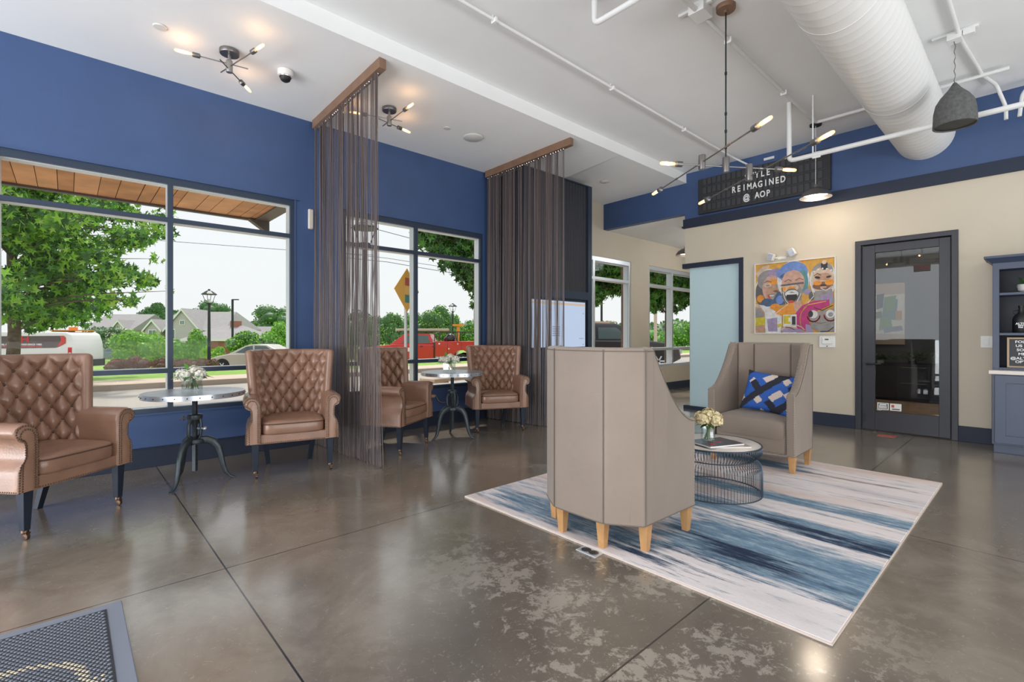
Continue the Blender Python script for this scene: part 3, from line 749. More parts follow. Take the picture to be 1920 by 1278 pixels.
def magazine(loc, rz, label, sx, sy, h, mats, title=None):
    o = thing('magazine', label, 'magazine', loc, rz)
    MB().box(-sx / 2, sx / 2, -sy / 2, sy / 2, 0.0008, h - .001).build('pages', 'letter_white', o, smooth=False)
    MB().box(-sx / 2 - .001, sx / 2 + .001, -sy / 2 - .001, sy / 2 + .001, h - .001, h).box(-sx / 2 - .001, sx / 2 + .001, -sy / 2 - .001, sy / 2 + .001, 0, .0008).build('cover', mats[0], o, smooth=False)
    c2 = MB()
    for i in range(5):
        a, b_ = random.uniform(-.4, .25) * sx, random.uniform(-.4, .3) * sy
        c2.m(i % (len(mats) - 1)).box(a, a + sx * .15, b_, b_ + sy * .12, h, h + .0004)
    c2.build('cover_print', mats[1:], o, smooth=False); return o
mat('mag_dark', (.09, .10, .13), .25); mat('mag_tan', (.50, .38, .32), .3); mat('mag_red', (.45, .06, .08), .4)
magazine((3.34, 1.50, ZT), R(-38), 'tan magazine lying flat on the coffee table, lower of two', .30, .22, .009, ['mag_tan', 'letter_white', 'mag_dark'])
magazine((3.31, 1.53, ZT + .0095), R(-22), 'dark magazine lying on top of the tan one on the coffee table', .29, .22, .011, ['mag_dark', 'mag_red', 'letter_white'])

def blossom(mb, c, r, n, rng, mi=0, ps=.014):
    for i in range(n):
        z = rng.uniform(-.75, 1); a = rng.uniform(0, 2 * PI); q = math.sqrt(max(0, 1 - z * z)); d = Vector((q * math.cos(a), q * math.sin(a), z))
        p = Vector(c) + d * r * rng.uniform(.78, 1.0); u = d.orthogonal().normalized(); u.rotate(Matrix.Rotation(rng.uniform(0, 6.28), 3, d)); v = d.cross(u)
        s = ps * rng.uniform(.8, 1.3); k = d * s * .35
        mb.m(mi)
        vs = [p - k * .3]
        for j in range(8):
            th_ = 2 * PI * j / 8; rr_ = s * (1 if j % 2 == 0 else .62); vs.append(p + (u * math.cos(th_) + v * math.sin(th_)) * rr_ + k * (1 if j % 2 == 0 else .3))
        mb.add(vs, [(0, 1 + j, 1 + (j + 1) % 8) for j in range(8)])
def leafblade(mb, p, d, up, L_, W_, mi=0):
    d = Vector(d).normalized(); sd_ = d.cross(Vector(up)).normalized(); n_ = sd_.cross(d); p = Vector(p); vs = []
    for i in range(6):
        u = i / 5; wd = W_ * math.sin(PI * min(1, u * .92 + .04)) ** .8 * (1 - .35 * u); c_ = p + d * L_ * u - n_ * (L_ * .25 * u * u)
        vs += [c_ - sd_ * wd + n_ * wd * .25, c_, c_ + sd_ * wd + n_ * wd * .25]
    mb.m(mi).add(vs, [(3 * i + a, 3 * i + a + 1, 3 * i + a + 4, 3 * i + a + 3) for i in range(5) for a in (0, 1)])
rng = random.Random(3)
v = thing('flower_vase', 'round glass vase of cream hydrangeas on the magazines', 'vase of flowers', (3.255, 1.555, ZT + .021))
MB().lathe([(.0, .0), (.036, .0), (.046, .012), (.048, .04), (.045, .075), (.047, .10), (.0445, .10), (.0425, .075), (.0455, .04), (.043, .016), (.0, .010)], n=28).build('glass', 'vase_glass', v)
st = MB()
for i in range(9):
    a = i * .7; st.tube([(.03 * math.cos(a), .03 * math.sin(a), .015), (-.008 * math.cos(a), -.008 * math.sin(a), .09), (-.03 * math.cos(a), -.03 * math.sin(a), .15)], .0022, 5)
st.build('stem', 'leaf_mid', v)
for c_ in ((0, 0, .185), (.048, -.02, .162), (-.05, .012, .165), (.01, .052, .160), (.0, -.052, .158)):
    fb = MB(); fb.ball(c_, .038, 10, 8); blossom(fb, c_, .05, 95, rng, 0, .0125); fb.build('bloom', 'petal_cream', v, ang=180, fix=False)
lf = MB()
for i in range(6): leafblade(lf, (0, 0, .12), (math.cos(i), math.sin(i), .1), (0, 0, 1), .085, .02)
lf.build('leaf', 'leaf_dark', v, fix=False)
def tumbler_flowers(loc, rz, label, seed):
    rng = random.Random(seed)
    v = thing('flower_vase', label, 'vase of flowers', loc, rz, None)
    for sx in (-1, 1):
        g_ = MB(); a = .027; x0 = sx * .036
        g_.box(x0 - a, x0 + a, -a, a, 0, .012)
        for x1, x2, y1, y2 in ((-a, -a + .003, -a, a), (a - .003, a, -a, a), (-a, a, -a, -a + .003), (-a, a, a - .003, a)): g_.box(x0 + x1, x0 + x2, y1, y2, .012, .095)
        g_.build('glass', 'vase_glass', v, smooth=False)
    st = MB()
    for i in range(7): st.tube([(.02 * math.cos(i) + (-.03 if i % 2 else .03), .015 * math.sin(i), .014), (.02 * math.sin(i * 2), .01, .12)], .0022, 5)
    st.build('stem', 'leaf_mid', v)
    for c_ in ((-.075, -.01, .125), (.07, -.02, .128), (.0, .02, .150), (-.03, -.03, .120), (.035, .03, .13)):
        fb = MB(); fb.ball(c_, .034, 10, 8); blossom(fb, c_, .044, 80, rng, 0, .0125); fb.build('bloom', 'petal_white', v, ang=180, fix=False)
    lf = MB()
    for i in range(11):
        a = i * .6; leafblade(lf, (.03 * math.cos(a), .02 * math.sin(a), .115), (math.cos(a), math.sin(a) * .7, .15 - .1 * (i % 3)), (0, 0, 1), .095 + .02 * (i % 2), .024, i % 2)
    leafblade(lf, (-.03, 0, .15), (-.2, -.2, 1), (0, 1, 0), .07, .018, 1)
    lf.build('leaf', ['leaf_dark', 'leaf_mid'], v, fix=False); return v
tumbler_flowers((.700, 4.36, .683), R(-42), 'two small glass tumblers of white flowers on the left crank table', 5)
tumbler_flowers((3.075, 4.37, .713), R(-42), 'two small glass tumblers of white flowers on the crank table with the wooden handle', 6)
# ================================================================== string curtains
def soff(y): return 3.41 - (y - 3.64) / 1.43 * .114
def string_curtain(p0, p1, nst, label, seed, spread, rad, trackend):
    rng = random.Random(seed); a = Vector((*p0, 0)); c = Vector((*p1, 0)); d = (c - a).normalized(); nrm = Vector((-d.y, d.x, 0)); L_ = (c - a).length
    t = thing('string_curtain', label, 'curtain', (a.x, a.y, 0), 0, 'string curtains hanging from the soffit')
    off = a
    # track follows the soffit
    e_ = c + d * trackend; tr = MB(off); hw = .032
    def sec(p, z): return [(p.x + nrm.x * s * hw, p.y + nrm.y * s * hw, z + dz) for s, dz in ((-1, -.085), (1, -.085), (1, 0), (-1, 0))]
    s0, s1 = sec(a, soff(a.y)), sec(e_, soff(e_.y)); tr.add(s0 + s1, [(0, 1, 2, 3), (7, 6, 5, 4)] + [(i, i + 4, (i + 1) % 4 + 4, (i + 1) % 4) for i in range(4)])
    trk = tr.build('curtain_track', 'walnut_track', t, smooth=False, bevel=.002)
    hk = MB(off); m_ = 34
    for i in range(m_):
        p = a.lerp(c, (i + .5) / m_); z = soff(p.y) - .085
        hk.tube([p + nrm * -.010 + Vector((0, 0, z)), p + nrm * -.016 + Vector((0, 0, z - .018)), p + Vector((0, 0, z - .026))], .0028, 5); hk.ball((p.x, p.y, z - .006), .007, 6, 4)
    hk.build('curtain_hook', 'chrome', trk)
    st = MB(off); cl = [rng.random() for _ in range(int(L_ * 17))]
    for k in range(nst):
        if rng.random() < .62: u = min(1, max(0, cl[int(rng.random() * len(cl))] + rng.gauss(0, .006)))
        else: u = rng.random()
        u = max(.004, min(.998, u))
        ph = u * L_ * 2 * PI / .085; top = a.lerp(c, u); zt = soff(top.y) - .09
        amp = rng.uniform(.010, .030); wob = rng.gauss(0, .012); tilt = spread(u, rng)
        pts = []
        for i in range(9):
            f = i / 8; z = zt * (1 - f) + .008 * f
            o_ = math.sin(ph + f * .5) * amp + wob * f; s_ = tilt * f ** 1.8 + math.sin(f * 5 + k) * .0012
            p = top + nrm * o_ + d * s_; pts.append(p + Vector((0, 0, z)))
        st.tube(pts, rad, 4, cap=False)
    s_ = st.build('strands', 'strand', t, ang=180, fix=False); s_['kind'] = 'stuff'
    return t
string_curtain((1.875, 5.035), (1.93, 3.76), 300, 'near string curtain of brown-grey strands between the two window seating groups', 11,
               lambda u, r: (-.10 if u > .8 else .05) * r.uniform(-1.0, 1) + r.gauss(0, .02), .0017, .06)
string_curtain((4.15, 5.035), (4.32, 3.80), 560, 'far string curtain of brown-grey strands covering part of the wall screen', 12,
               lambda u, r: r.gauss(0, .012), .0021, .10)

# ================================================================== media column with screen
L0 = (5.08, 4.56, 0)
t = thing('media_column', 'blue floor to ceiling column with a dark ribbed panel above a wall screen', 'cabinet', L0)
b = MB(L0)
b.box(4.38, 5.80, 4.60, 5.03, 0, 3.285); b.box(4.38, 4.47, 4.56, 4.60, 0, 3.33); b.box(5.71, 5.80, 4.56, 4.60, 0, 3.33)
b.box(4.47, 5.71, 4.56, 4.60, 3.313, 3.33); b.box(4.47, 5.71, 4.56, 4.60, 1.63, 1.746); b.box(4.47, 5.71, 4.56, 4.60, 0, .90)
b.build('column_body', 'navy_frame', t, smooth=False, bevel=.003)
b = MB(L0)
def rib(u, v):
    x = 4.47 + 1.24 * u; return (x, 4.592 - .012 * abs(math.sin(x * PI / .062)), 1.746 + 1.567 * v)
b.grid(rib, 160, 1); b.build('ribbed_panel', 'cabinet_in', t, ang=180)
tv = MB(L0).box(4.50, 5.665, 4.565, 4.598, .925, 1.615).build('screen_bezel', 'black', t, smooth=False, bevel=.004)
sc_ = MB(L0).m(0).box(4.53, 5.637, 4.560, 4.566, .945, 1.59).m(1).box(4.53, 5.637, 4.558, 4.561, 1.535, 1.565).m(2)
for i in range(5): sc_.box(4.93, 5.08, 4.558, 4.561, 1.22 - i * .03, 1.235 - i * .03)
sc_.box(5.50, 5.60, 4.558, 4.561, 1.06, 1.068); sc_.box(5.585, 5.60, 4.558, 4.561, .965, .985); sc_.box(5.585, 5.60, 4.558, 4.561, 1.42, 1.435)
sc_.build('display', ['screen', 'screen_bar', 'screen_text'], tv, smooth=False)

# small wall device by the first curtain
tag(MB().box(1.81, 1.862, 5.035, 5.07, 2.19, 2.395).build('door_chime', 'tan_plastic', bevel=.012), 'beige plastic wall box high on the blue wall beside the near curtain', 'wall box')

# ================================================================== ceiling fixtures
def bulb(mb_g, mb_f, p, d, L_=.115, r=.0115):
    p = Vector(p); d = Vector(d).normalized()
    mb_g.tube([p, p + d * .012, p + d * .03, p + d * (L_ - .015), p + d * (L_ - .004), p + d * L_], [r * .55, r * .8, r, r, r * .7, r * .15], 12)
    u = d.orthogonal().normalized()
    for q in (0, 2.1, 4.2):
        w_ = u.copy(); w_.rotate(Matrix.Rotation(q, 3, d)); mb_f.tube([p + d * .02 + w_ * .002, p + d * .022 + w_ * .0065, p + d * (L_ - .02) + w_ * .0065, p + d * (L_ - .018) + w_ * .002], .0015, 5)
def bulb_part(parent, p, d, pw, off, L_=.115, r=.0115):
    a = MB(off); f = MB(off); bulb(a, f, p, d, L_, r); o = a.build('bulb', 'bulb_tip', parent, ang=80); f.build('filament', 'filament', o)
    q = Vector(p) + Vector(d).normalized() * L_ * .5 - Vector(off); l = point('bulb_light', tuple(q), pw * .7, (1, .60, .30), .012, parent); return o
def semi_flush(c, ends, label):
    c = Vector(c); t = thing('ceiling_light', label, 'ceiling light', tuple(c), 0, 'three armed ceiling lights with bare tube bulbs'); off = tuple(c)
    MB().lathe([(.0, -.032), (.066, -.032), (.070, -.026), (.070, 0), (0, 0)], n=32).lathe([(.012, -.04), (.012, -.033)]).build('canopy', 'pewter', t)
    MB().lathe([(.0, -.172), (.022, -.172), (.024, -.166), (.024, -.085), (.022, -.08), (.012, -.078), (.012, -.03)], n=20).build('hub', 'brushed_steel', t)
    for i, e_ in enumerate(ends):
        hz = c.z - .105 - .022 * i; hub = Vector((c.x, c.y, hz)); e_ = Vector(e_); e_.z = hz + (e_.z - c.z + .14) * .6; d = (e_ - hub); L_ = d.length; d.normalize()
        am = MB(off); am.tube([hub - d * .13, hub + d * (L_ - .115 - .045)], .0045, 8); arm = am.build('arm', 'pewter', t)
        q = hub + d * (L_ - .115 - .05); so_ = MB(off); so_.tube([q, q + d * .006, q + d * .048, q + d * .054], [.010, .0185, .0185, .014], 14); so_.build('socket', 'pewter', arm)
        bulb_part(arm, q + d * .052, d, 1.0, off)
semi_flush((.946, 4.342, 3.354), [(.593, 4.396, 3.21), (1.07, 3.88, 3.25), (1.161, 4.589, 3.194)], 'three armed ceiling light with bare bulbs near the top left window')
semi_flush((2.352, 4.367, 3.352), [(1.989, 4.475, 3.203), (2.36, 3.93, 3.25), (2.614, 4.413, 3.208)], 'three armed ceiling light with bare bulbs right behind the near string curtain')
# chandelier over the coffee table
c = Vector((3.61, 1.59, 3.55)); off = tuple(c)
t = thing('chandelier', 'large crossing arm chandelier with six glowing tube bulbs on a long black rod', 'chandelier', off)
MB().lathe([(0, -.032), (.066, -.032), (.068, -.028), (.068, 0), (0, 0)], n=36).lathe([(.012, -.05), (.012, -.03)]).build('canopy', 'walnut_track', t)
rd = MB(off); rd.tube([(3.61, 1.59, 3.51), (3.61, 1.59, 2.42)], .0055, 8)
for z in (3.05, 2.75, 2.62, 2.50): rd.lathe([(.006, -.012), (.009, -.010), (.009, .010), (.006, .012)], (3.61, 1.59, z), 12)
rd.build('rod', 'dark_metal', t)
def hub(x, y, z0, z1, nm='hub'): MB(off).lathe([(0, z0), (.024, z0), (.025, z0 + .004), (.025, z1 - .004), (.024, z1), (0, z1)], (x, y, 0), 24).build(nm, 'pewter', t)
hub(3.61, 1.59, 2.315, 2.425); hub(3.46, 1.70, 2.33, 2.435); hub(3.771, 1.486, 2.265, 2.385)
def arm(p, q, z):
    p = Vector((*p, z)); q = Vector((*q, z)); d = (q - p).normalized()
    a = MB(off); a.tube([p + d * .14, q - d * .14], .0052, 8)
    for f in (.28, .73):
        m_ = p.lerp(q, f); a.tube([m_ - d * .012, m_ + d * .012], .0085, 8)
    ar = a.build('arm', 'pewter' , t)
    for e_, dd in ((p, -d), (q, d)):
        s_ = e_ - dd * .175; so_ = MB(off); so_.tube([s_, s_ + dd * .006, s_ + dd * .05, s_ + dd * .056], [.012, .021, .021, .015], 14); so_.build('socket', 'pewter', ar)
        bulb_part(ar, s_ + dd * .052, dd, .9, off, .125, .0130)
arm((3.19, 1.885), (4.09, 1.267), 2.36); arm((3.918, 2.390), (3.045, 1.072), 2.383); arm((4.213, 2.098), (3.305, .823), 2.294)
# dome pendant by the wall, dome pendant in the corridor
def dome(c, ztop, zb, r, label, pw):
    t = thing('pendant_lamp', label, 'pendant lamp', (c[0], c[1], ztop), 0, 'metal dome pendants')
    h = zb - ztop
    MB().lathe([(0, -.02), (.06, -.02), (.062, 0), (0, 0)], n=28).build('canopy', 'dark_metal', t)
    MB().tube([(0, 0, -.02), (0, 0, h + .14)], .003, 6).build('cord', 'white_metal', t)
    MB().lathe([(.004, h + .155), (.018, h + .150), (.022, h + .118), (r * .42, h + .105), (r * .78, h + .066), (r * .96, h + .022), (r, h), (r - .004, h), (r * .95, h + .020), (r * .76, h + .060), (r * .4, h + .098), (0, h + .105)], n=40).build('lamp_shade', 'pewter', t)
    MB().lathe([(0, h + .018), (r * .45, h + .022), (r * .80, h + .040), (r * .74, h + .058), (0, h + .09)], n=32).build('diffuser', 'lamp_glow', t)
    point('pendant_light', (0, 0, h - .02), pw, (1, .82, .62), .11, t)
dome((6.39, 1.775), 3.55, 2.70, .165, 'metal dome pendant lamp glowing in front of the letter board', 9)
dome((7.75, 4.10), 2.951, 2.47, .16, 'metal dome pendant lamp in the corridor, cut off by the wall corner', 1.2)
# concrete pendant speaker
t = thing('pendant_speaker', 'grey concrete look pendant speaker hanging from a twisted cable', 'speaker', (5.28, .479, 3.55))
MB().lathe([(0, -.405), (.010, -.41), (.042, -.462), (.090, -.52), (.120, -.572), (.133, -.64), (.138, -.755), (.130, -.757), (.127, -.74), (0, -.74)], n=48).build('shell', 'concrete_lamp', t, ang=50)
MB().lathe([(0, -.742), (.124, -.742), (.124, -.748), (0, -.748)], n=40).build('speaker_grille', 'dark_metal', t)
MB().tube([(.004 * math.cos(i), .004 * math.sin(i), -.06 - .37 * i / 30) for i in range(31)], .003, 5).build('cable', 'pewter', t)
MB().box(-.05, .05, -.045, .045, -.075, -.02).box(-.02, .02, -.14, .14, -.02, 0).box(-.03, .01, -.12, -.05, -.06, -.015).build('mounting_bracket', 'white_metal', t, smooth=False, bevel=.003)

# ================================================================== duct, pipes, soffit fittings
t = thing('ventilation_duct', 'wide white round ventilation duct running along the ceiling into the blue wall', 'duct', (4.0, .87, 3.28)); off = (4.0, .87, 3.28)
b = MB(off)
prof = []
x = -4.0
while x < 6.905:
    prof += [(.252, x), (.252, x + .085), (.2532, x + .092), (.252, x + .099)]; x += .10
b.lathe(prof, (0, .87, 3.28), 48, 'x'); du = b.build('duct', 'white_metal', t, ang=60)
b = MB(off)
for x in (1.9, 3.6, 5.3): MB(off).lathe([(.2528, x - .006), (.2545, x - .005), (.2545, x + .005), (.2528, x + .006)], (0, .87, 3.28), 48, 'x').build('joint_band', 'white_metal', du)
def pipe(label, path, r, clips=(), cat='pipe', cl_z=None, bend=True):
    t = thing('ceiling_pipe', label, cat, path[0]); off = path[0]
    P = [Vector(p) for p in path]; Q = [P[0]]
    for i in range(1, len(P) - 1):
        a, c = (P[i - 1] - P[i]).normalized(), (P[i + 1] - P[i]).normalized(); rr = min(.05, (P[i - 1] - P[i]).length * .4)
        for k in range(5):
            f = k / 4; Q.append((P[i] + a * rr) * (1 - f) ** 2 + P[i] * 2 * f * (1 - f) + (P[i] + c * rr) * f * f)
    Q.append(P[-1])
    o = MB(off).tube(Q, r, 10).build('pipe_run', 'white_metal', t)
    if clips:
        for x, y, z in clips: MB(off).box(x - .012, x + .012, y - r - .012, y + r + .012, z - r - .01, z + r).box(x - .004, x + .004, y + r, y + r + .012, z, cl_z).build('clip', 'white_metal', t, smooth=False, bevel=.002)
    return t
pipe('thin white ceiling conduit nearest the soffit', [(-.5, 2.82, 3.505), (6.60, 2.82, 3.505), (6.88, 2.72, 3.44)], .013, [(2.4, 2.82, 3.505), (3.9, 2.82, 3.505), (5.3, 2.82, 3.505)], 'pipe', 3.55)
tt = pipe('white ceiling conduit beside the chandelier canopy', [(-.5, 1.72, 3.495), (6.2, 1.72, 3.495), (6.22, 1.18, 3.5), (6.22, .2, 3.5)], .017, [(3.95, 1.72, 3.495), (5.2, 1.72, 3.495)], 'pipe', 3.55)
MB(tuple(tt.location)).box(3.40, 3.55, 1.66, 1.78, 3.475, 3.55).box(3.44, 3.47, 1.62, 1.88, 3.53, 3.55).build('junction_box', 'white_metal', tt, smooth=False, bevel=.004)
pipe('white hanging pipe crossing in front of the blue wall band', [(5.60, 1.80, 3.55), (5.60, 1.80, 2.94), (5.60, -3.9, 2.94)], .024, [(5.60, 1.55, 2.94)], 'pipe', 3.55)
pipe('white bent drain pipe dropping from the ceiling at the top edge', [(2.80, 2.18, 3.55), (2.745, 2.135, 3.30), (2.745, 1.60, 3.30), (2.745, 1.2, 3.54)], .020)
pipe('white conduit stub bending down by the pendant speaker', [(1.0, .49, 3.52), (5.35, .455, 3.52), (6.25, .38, 3.52), (6.55, .30, 3.50), (6.72, .24, 3.32), (6.72, .24, 3.20)], .016)
pipe('short white conduit stub curving down at the top right edge', [(6.72, -.55, 3.52), (6.72, .02, 3.52), (6.72, .13, 3.42), (6.72, .15, 3.20)], .016)
t = tag(MB((3.394, 4.36, 3.352)).lathe([(0, -.012), (.105, -.010), (.115, -.004), (.118, 0)], (3.394, 4.36, 3.348), 40).build('ceiling_speaker', 'white_plastic'), 'flat round white ceiling speaker in the soffit', 'ceiling speaker')
t.location = (3.394, 4.36, 3.352)
def cap(c, r, label, g=None):
    t = tag(MB().lathe([(0, -.008), (r * .9, -.006), (r, 0), (0, .003)], n=28).build('sprinkler_cap', 'white_plastic'), label, 'sprinkler cap', g); t.location = c
cap((.499, 4.346, 3.352), .045, 'round white sprinkler cap left of the first ceiling light')
cap((3.036, 4.361, 3.352), .040, 'round white sprinkler cap beside the flat ceiling speaker')
cap((5.90, 4.40, 3.395), .075, 'round white cap in the soffit beyond the far curtain')
t = thing('security_camera', 'white dome security camera on the soffit beside the three armed light', 'security camera', (1.369, 4.351, 3.352))
MB().lathe([(0, 0), (.062, 0), (.062, -.03), (.055, -.045), (0, -.045)], n=32).build('housing', 'white_plastic', t)
MB().lathe([(.047, -.045), (.046, -.058), (.036, -.080), (.018, -.092), (0, -.095)], n=28).build('dome', 'black', t)
MB().lathe([(.048, -.044), (.050, -.048), (.048, -.054)], n=28).build('trim_ring', 'chrome', t)
# exit sign over the rear of the room (seen mirrored in the office door)
t = thing('exit_sign', 'white hanging exit sign with red letters reflected in the office door', 'exit sign', (-1.6, 2.0, 2.68))
MB().box(-.02, .02, -.16, .16, 0, .20).box(-.01, .01, -.01, .01, .2, .87).build('sign_body', 'white_plastic', t, smooth=False, bevel=.004)
text('lettering', 'EXIT', .15, (.021, 0, .10), (R(90), 0, R(90)), 'exit_red', t, .001, bold=.004)

# ================================================================== letter board on the blue band
off = (6.90, 2.59, 2.9); t = thing('letter_board', 'long black letter board with white letters on the blue wall band', 'sign', off)
MB(off).box(6.855, 6.900, 1.745, 3.43, 2.885, 3.395).build('board_case', 'board_black', t, smooth=False, bevel=.006)
b = MB(off)
P_ = .0700
for r_ in range(4):
    zc = 3.335 - r_ * .124
    b.box(6.850, 6.856, 1.77, 3.405, zc - .062, zc - .056)
    for k in range(22):
        yc = 3.325 - k * P_
        b.box(6.848, 6.856, yc - .024, yc + .024, zc - .040, zc + .048)
b.build('letter_slots', 'board_flap', t, smooth=False)
def row(s, z, y0):
    for i, chx in enumerate(s):
        if chx != ' ': text('letter', chx, .115, (6.845 - off[0], y0 - i * .0700 - off[1], z - off[2]), FR, 'letter_white', t, .001, sx=.75, bold=.003)
tag(MB((6.905, 2.465, 3.468)).box(6.900, 6.909, 2.40, 2.53, 3.452, 3.484).build('wall_label', 'white_plastic', smooth=False), 'tiny white label strip on the blue band above the letter board', 'label').location = (6.905, 2.465, 3.468)
row('STYLE', 3.265, 2.735); row('REIMAGINED', 3.130, 2.905); row('@ AOP', 2.990, 2.735)

# ================================================================== painting of three faces (flat colour areas on a canvas)
off = (6.89, 2.167, 1.133); t = thing('painting', 'large colourful framed painting of three abstract faces taking a selfie', 'painting', off)
PW, PH = .939, .936
MB(off).box(6.872, 6.91, 1.698, 1.706, 1.133, 2.069).box(6.872, 6.91, 2.629, 2.637, 1.133, 2.069).box(6.872, 6.91, 1.698, 2.637, 1.133, 1.141).box(6.872, 6.91, 1.698, 2.637, 2.061, 2.069).build('picture_frame', 'white_plastic', t, smooth=False)
cols = {'o': (.68, .36, .06), 'O': (.80, .30, .03), 's': (.52, .30, .20), 'p': (.60, .36, .28), 'g': (.30, .28, .27), 'G': (.13, .12, .12), 'b': (.16, .27, .60), 'B': (.07, .12, .22),
        'w': (.72, .70, .68), 'm': (.50, .03, .18), 'y': (.62, .50, .03), 'k': (.03, .025, .03), 'r': (.55, .08, .04), 'v': (.34, .27, .42), 't': (.10, .28, .30), 'c': (.66, .50, .38), 'n': (.22, .10, .06)}
keys = list(cols); [mat('paint_' + k, tuple(c_ * .82 for c_ in cols[k]), .55, noise=.16, nscale=22) for k in keys]
pb = MB(off); dep = [0]
def W2(x, y):
    x = min(1, max(0, x)); y = min(1, max(0, y)); return (6.884 - dep[0], 2.629 - x * (PW - .016), 2.061 - y * (PH - .016))
def PG(k, pts): dep[0] += .00012; pb.m(keys.index(k)).poly([W2(x, y) for x, y in pts])
def EL(k, cx, cy, rx, ry, rot=0, a0=0, a1=360):
    q = []
    for i in range(25):
        a = R(a0 + (a1 - a0) * i / 24); x, y = rx * math.cos(a), ry * math.sin(a); c_, s_ = math.cos(R(rot)), math.sin(R(rot)); q.append((cx + x * c_ - y * s_, cy + x * s_ + y * c_))
    PG(k, q)
def LN(k, pts, w_=.008):
    dep[0] += .00012; pb.m(keys.index(k))
    for i in range(len(pts) - 1):
        (x0, y0), (x1, y1) = pts[i], pts[i + 1]; L_ = math.hypot(x1 - x0, y1 - y0) or 1; nx, ny = -(y1 - y0) / L_ * w_ / 2, (x1 - x0) / L_ * w_ / 2
        ex, ey = (x1 - x0) / L_ * w_ * .3, (y1 - y0) / L_ * w_ * .3
        pb.poly([W2(x0 + nx - ex, y0 + ny - ey), W2(x1 + nx + ex, y1 + ny + ey), W2(x1 - nx + ex, y1 - ny + ey), W2(x0 - nx - ex, y0 - ny - ey)])
def AR(k, cx, cy, rx, ry, a0, a1, w_=.008): LN(k, [(cx + rx * math.cos(R(a0 + (a1 - a0) * i / 16)), cy + ry * math.sin(R(a0 + (a1 - a0) * i / 16))) for i in range(17)], w_)
PG('o', [(0, 0), (1, 0), (1, 1), (0, 1)])
PG('O', [(.40, .0), (.66, .0), (.60, .12), (.42, .10)]); PG('c', [(.0, .12), (.10, .03), (.20, .02), (.06, .25)])
EL('w', .19, .36, .185, .285); EL('G', .10, .42, .10, .20); EL('g', .18, .24, .155, .15); EL('v', .26, .16, .11, .08, -20); EL('p', .22, .36, .125, .19); EL('s', .25, .43, .10, .15)
EL('O', .25, .27, .075, .04); EL('c', .17, .31, .05, .03); EL('g', .17, .315, .028, .013); EL('g', .30, .33, .03, .03); LN('G', [(.12, .27), (.17, .25), (.22, .27)], .010); PG('n', [(.235, .40), (.30, .385), (.33, .43), (.27, .42)])
PG('r', [(.17, .45), (.21, .44), (.20, .50), (.175, .49)]); PG('g', [(.21, .44), (.30, .43), (.27, .49), (.21, .50)]); PG('w', [(.19, .455), (.26, .455), (.24, .475), (.20, .475)])
EL('O', .07, .50, .05, .055); EL('B', .17, .56, .09, .06); PG('B', [(.30, .42), (.40, .40), (.40, .60), (.28, .62), (.22, .56)]); EL('b', .33, .53, .05, .06); EL('O', .27, .64, .07, .06)
EL('w', .50, .26, .205, .27); EL('b', .50, .16, .185, .155); EL('b', .37, .17, .09, .07, 30); EL('t', .62, .32, .07, .19); EL('B', .39, .19, .06, .03, -20); EL('p', .50, .30, .145, .175)
EL('p', .49, .20, .11, .07); EL('g', .49, .46, .135, .15); EL('c', .46, .37, .11, .06); EL('O', .48, .385, .055, .035); EL('O', .38, .38, .03, .03); LN('n', [(.39, .28), (.44, .25), (.48, .275)], .010); LN('n', [(.53, .27), (.58, .245), (.63, .27)], .010)
PG('G', [(.345, .318), (.635, .298), (.635, .325), (.345, .342)]); EL('G', .485, .475, .095, .095); EL('w', .485, .455, .085, .055); EL('k', .485, .495, .070, .065); PG('w', [(.42, .44), (.55, .44), (.54, .465), (.43, .465)])
EL('r', .48, .575, .045, .03); LN('G', [(.36, .36), (.37, .50), (.43, .60)], .012); LN('w', [(.37, .42), (.41, .55), (.47, .615), (.55, .57), (.60, .46)], .009)
EL('o', .66, .52, .055, .085); EL('v', .68, .44, .05, .04); EL('G', .73, .50, .035, .06)
EL('w', .87, .29, .165, .225); EL('g', .86, .16, .12, .10); EL('c', .86, .30, .135, .18); EL('n', .86, .37, .12, .055); EL('O', .80, .33, .05, .03); EL('O', .94, .33, .055, .04); EL('s', .87, .25, .10, .05)
EL('k', .80, .255, .035, .016, 15); EL('k', .93, .255, .03, .014, -10); LN('n', [(.76, .23), (.80, .20), (.84, .225)], .012); EL('k', .87, .365, .035, .012); EL('p', .87, .39, .04, .014); EL('k', .88, .09, .04, .045); EL('c', .88, .055, .028, .028); EL('k', .88, .13, .04, .03)
for i in range(5): EL('w', .76 + i * .05, .17 - .03 * math.sin(i * .8), .012, .012)
PG('g', [(.77, .44), (.97, .42), (1, .60), (.75, .62)]); PG('v', [(.84, .50), (.98, .46), (.96, .62), (.83, .62)]); LN('w', [(.84, .40), (.90, .44), (.97, .38)], .009); LN('w', [(.72, .36), (.76, .50), (.68, .60), (.60, .63)], .010)
PG('w', [(0, .58), (.12, .60), (.26, .68), (.36, .76), (.35, 1), (.13, 1), (.0, .70)]); PG('v', [(.16, .80), (.30, .78), (.30, .98), (.18, .98)]); PG('s', [(0, .60), (.06, .60), (.13, .70), (.14, 1), (0, 1)]); PG('g', [(0, .64), (.08, .66), (.13, .76), (0, .80)])
PG('y', [(0, .78), (.135, .77), (.135, .88), (0, .90)]); LN('w', [(0, .61), (.10, .63), (.15, .74), (.145, .95)], .010)
PG('O', [(.26, .72), (.40, .60), (.48, .58), (.58, .62), (.56, .72), (.36, .76)]); PG('p', [(.50, .58), (.60, .55), (.62, .66), (.54, .74)]); LN('w', [(.26, .74), (.38, .64), (.44, .60)], .009)
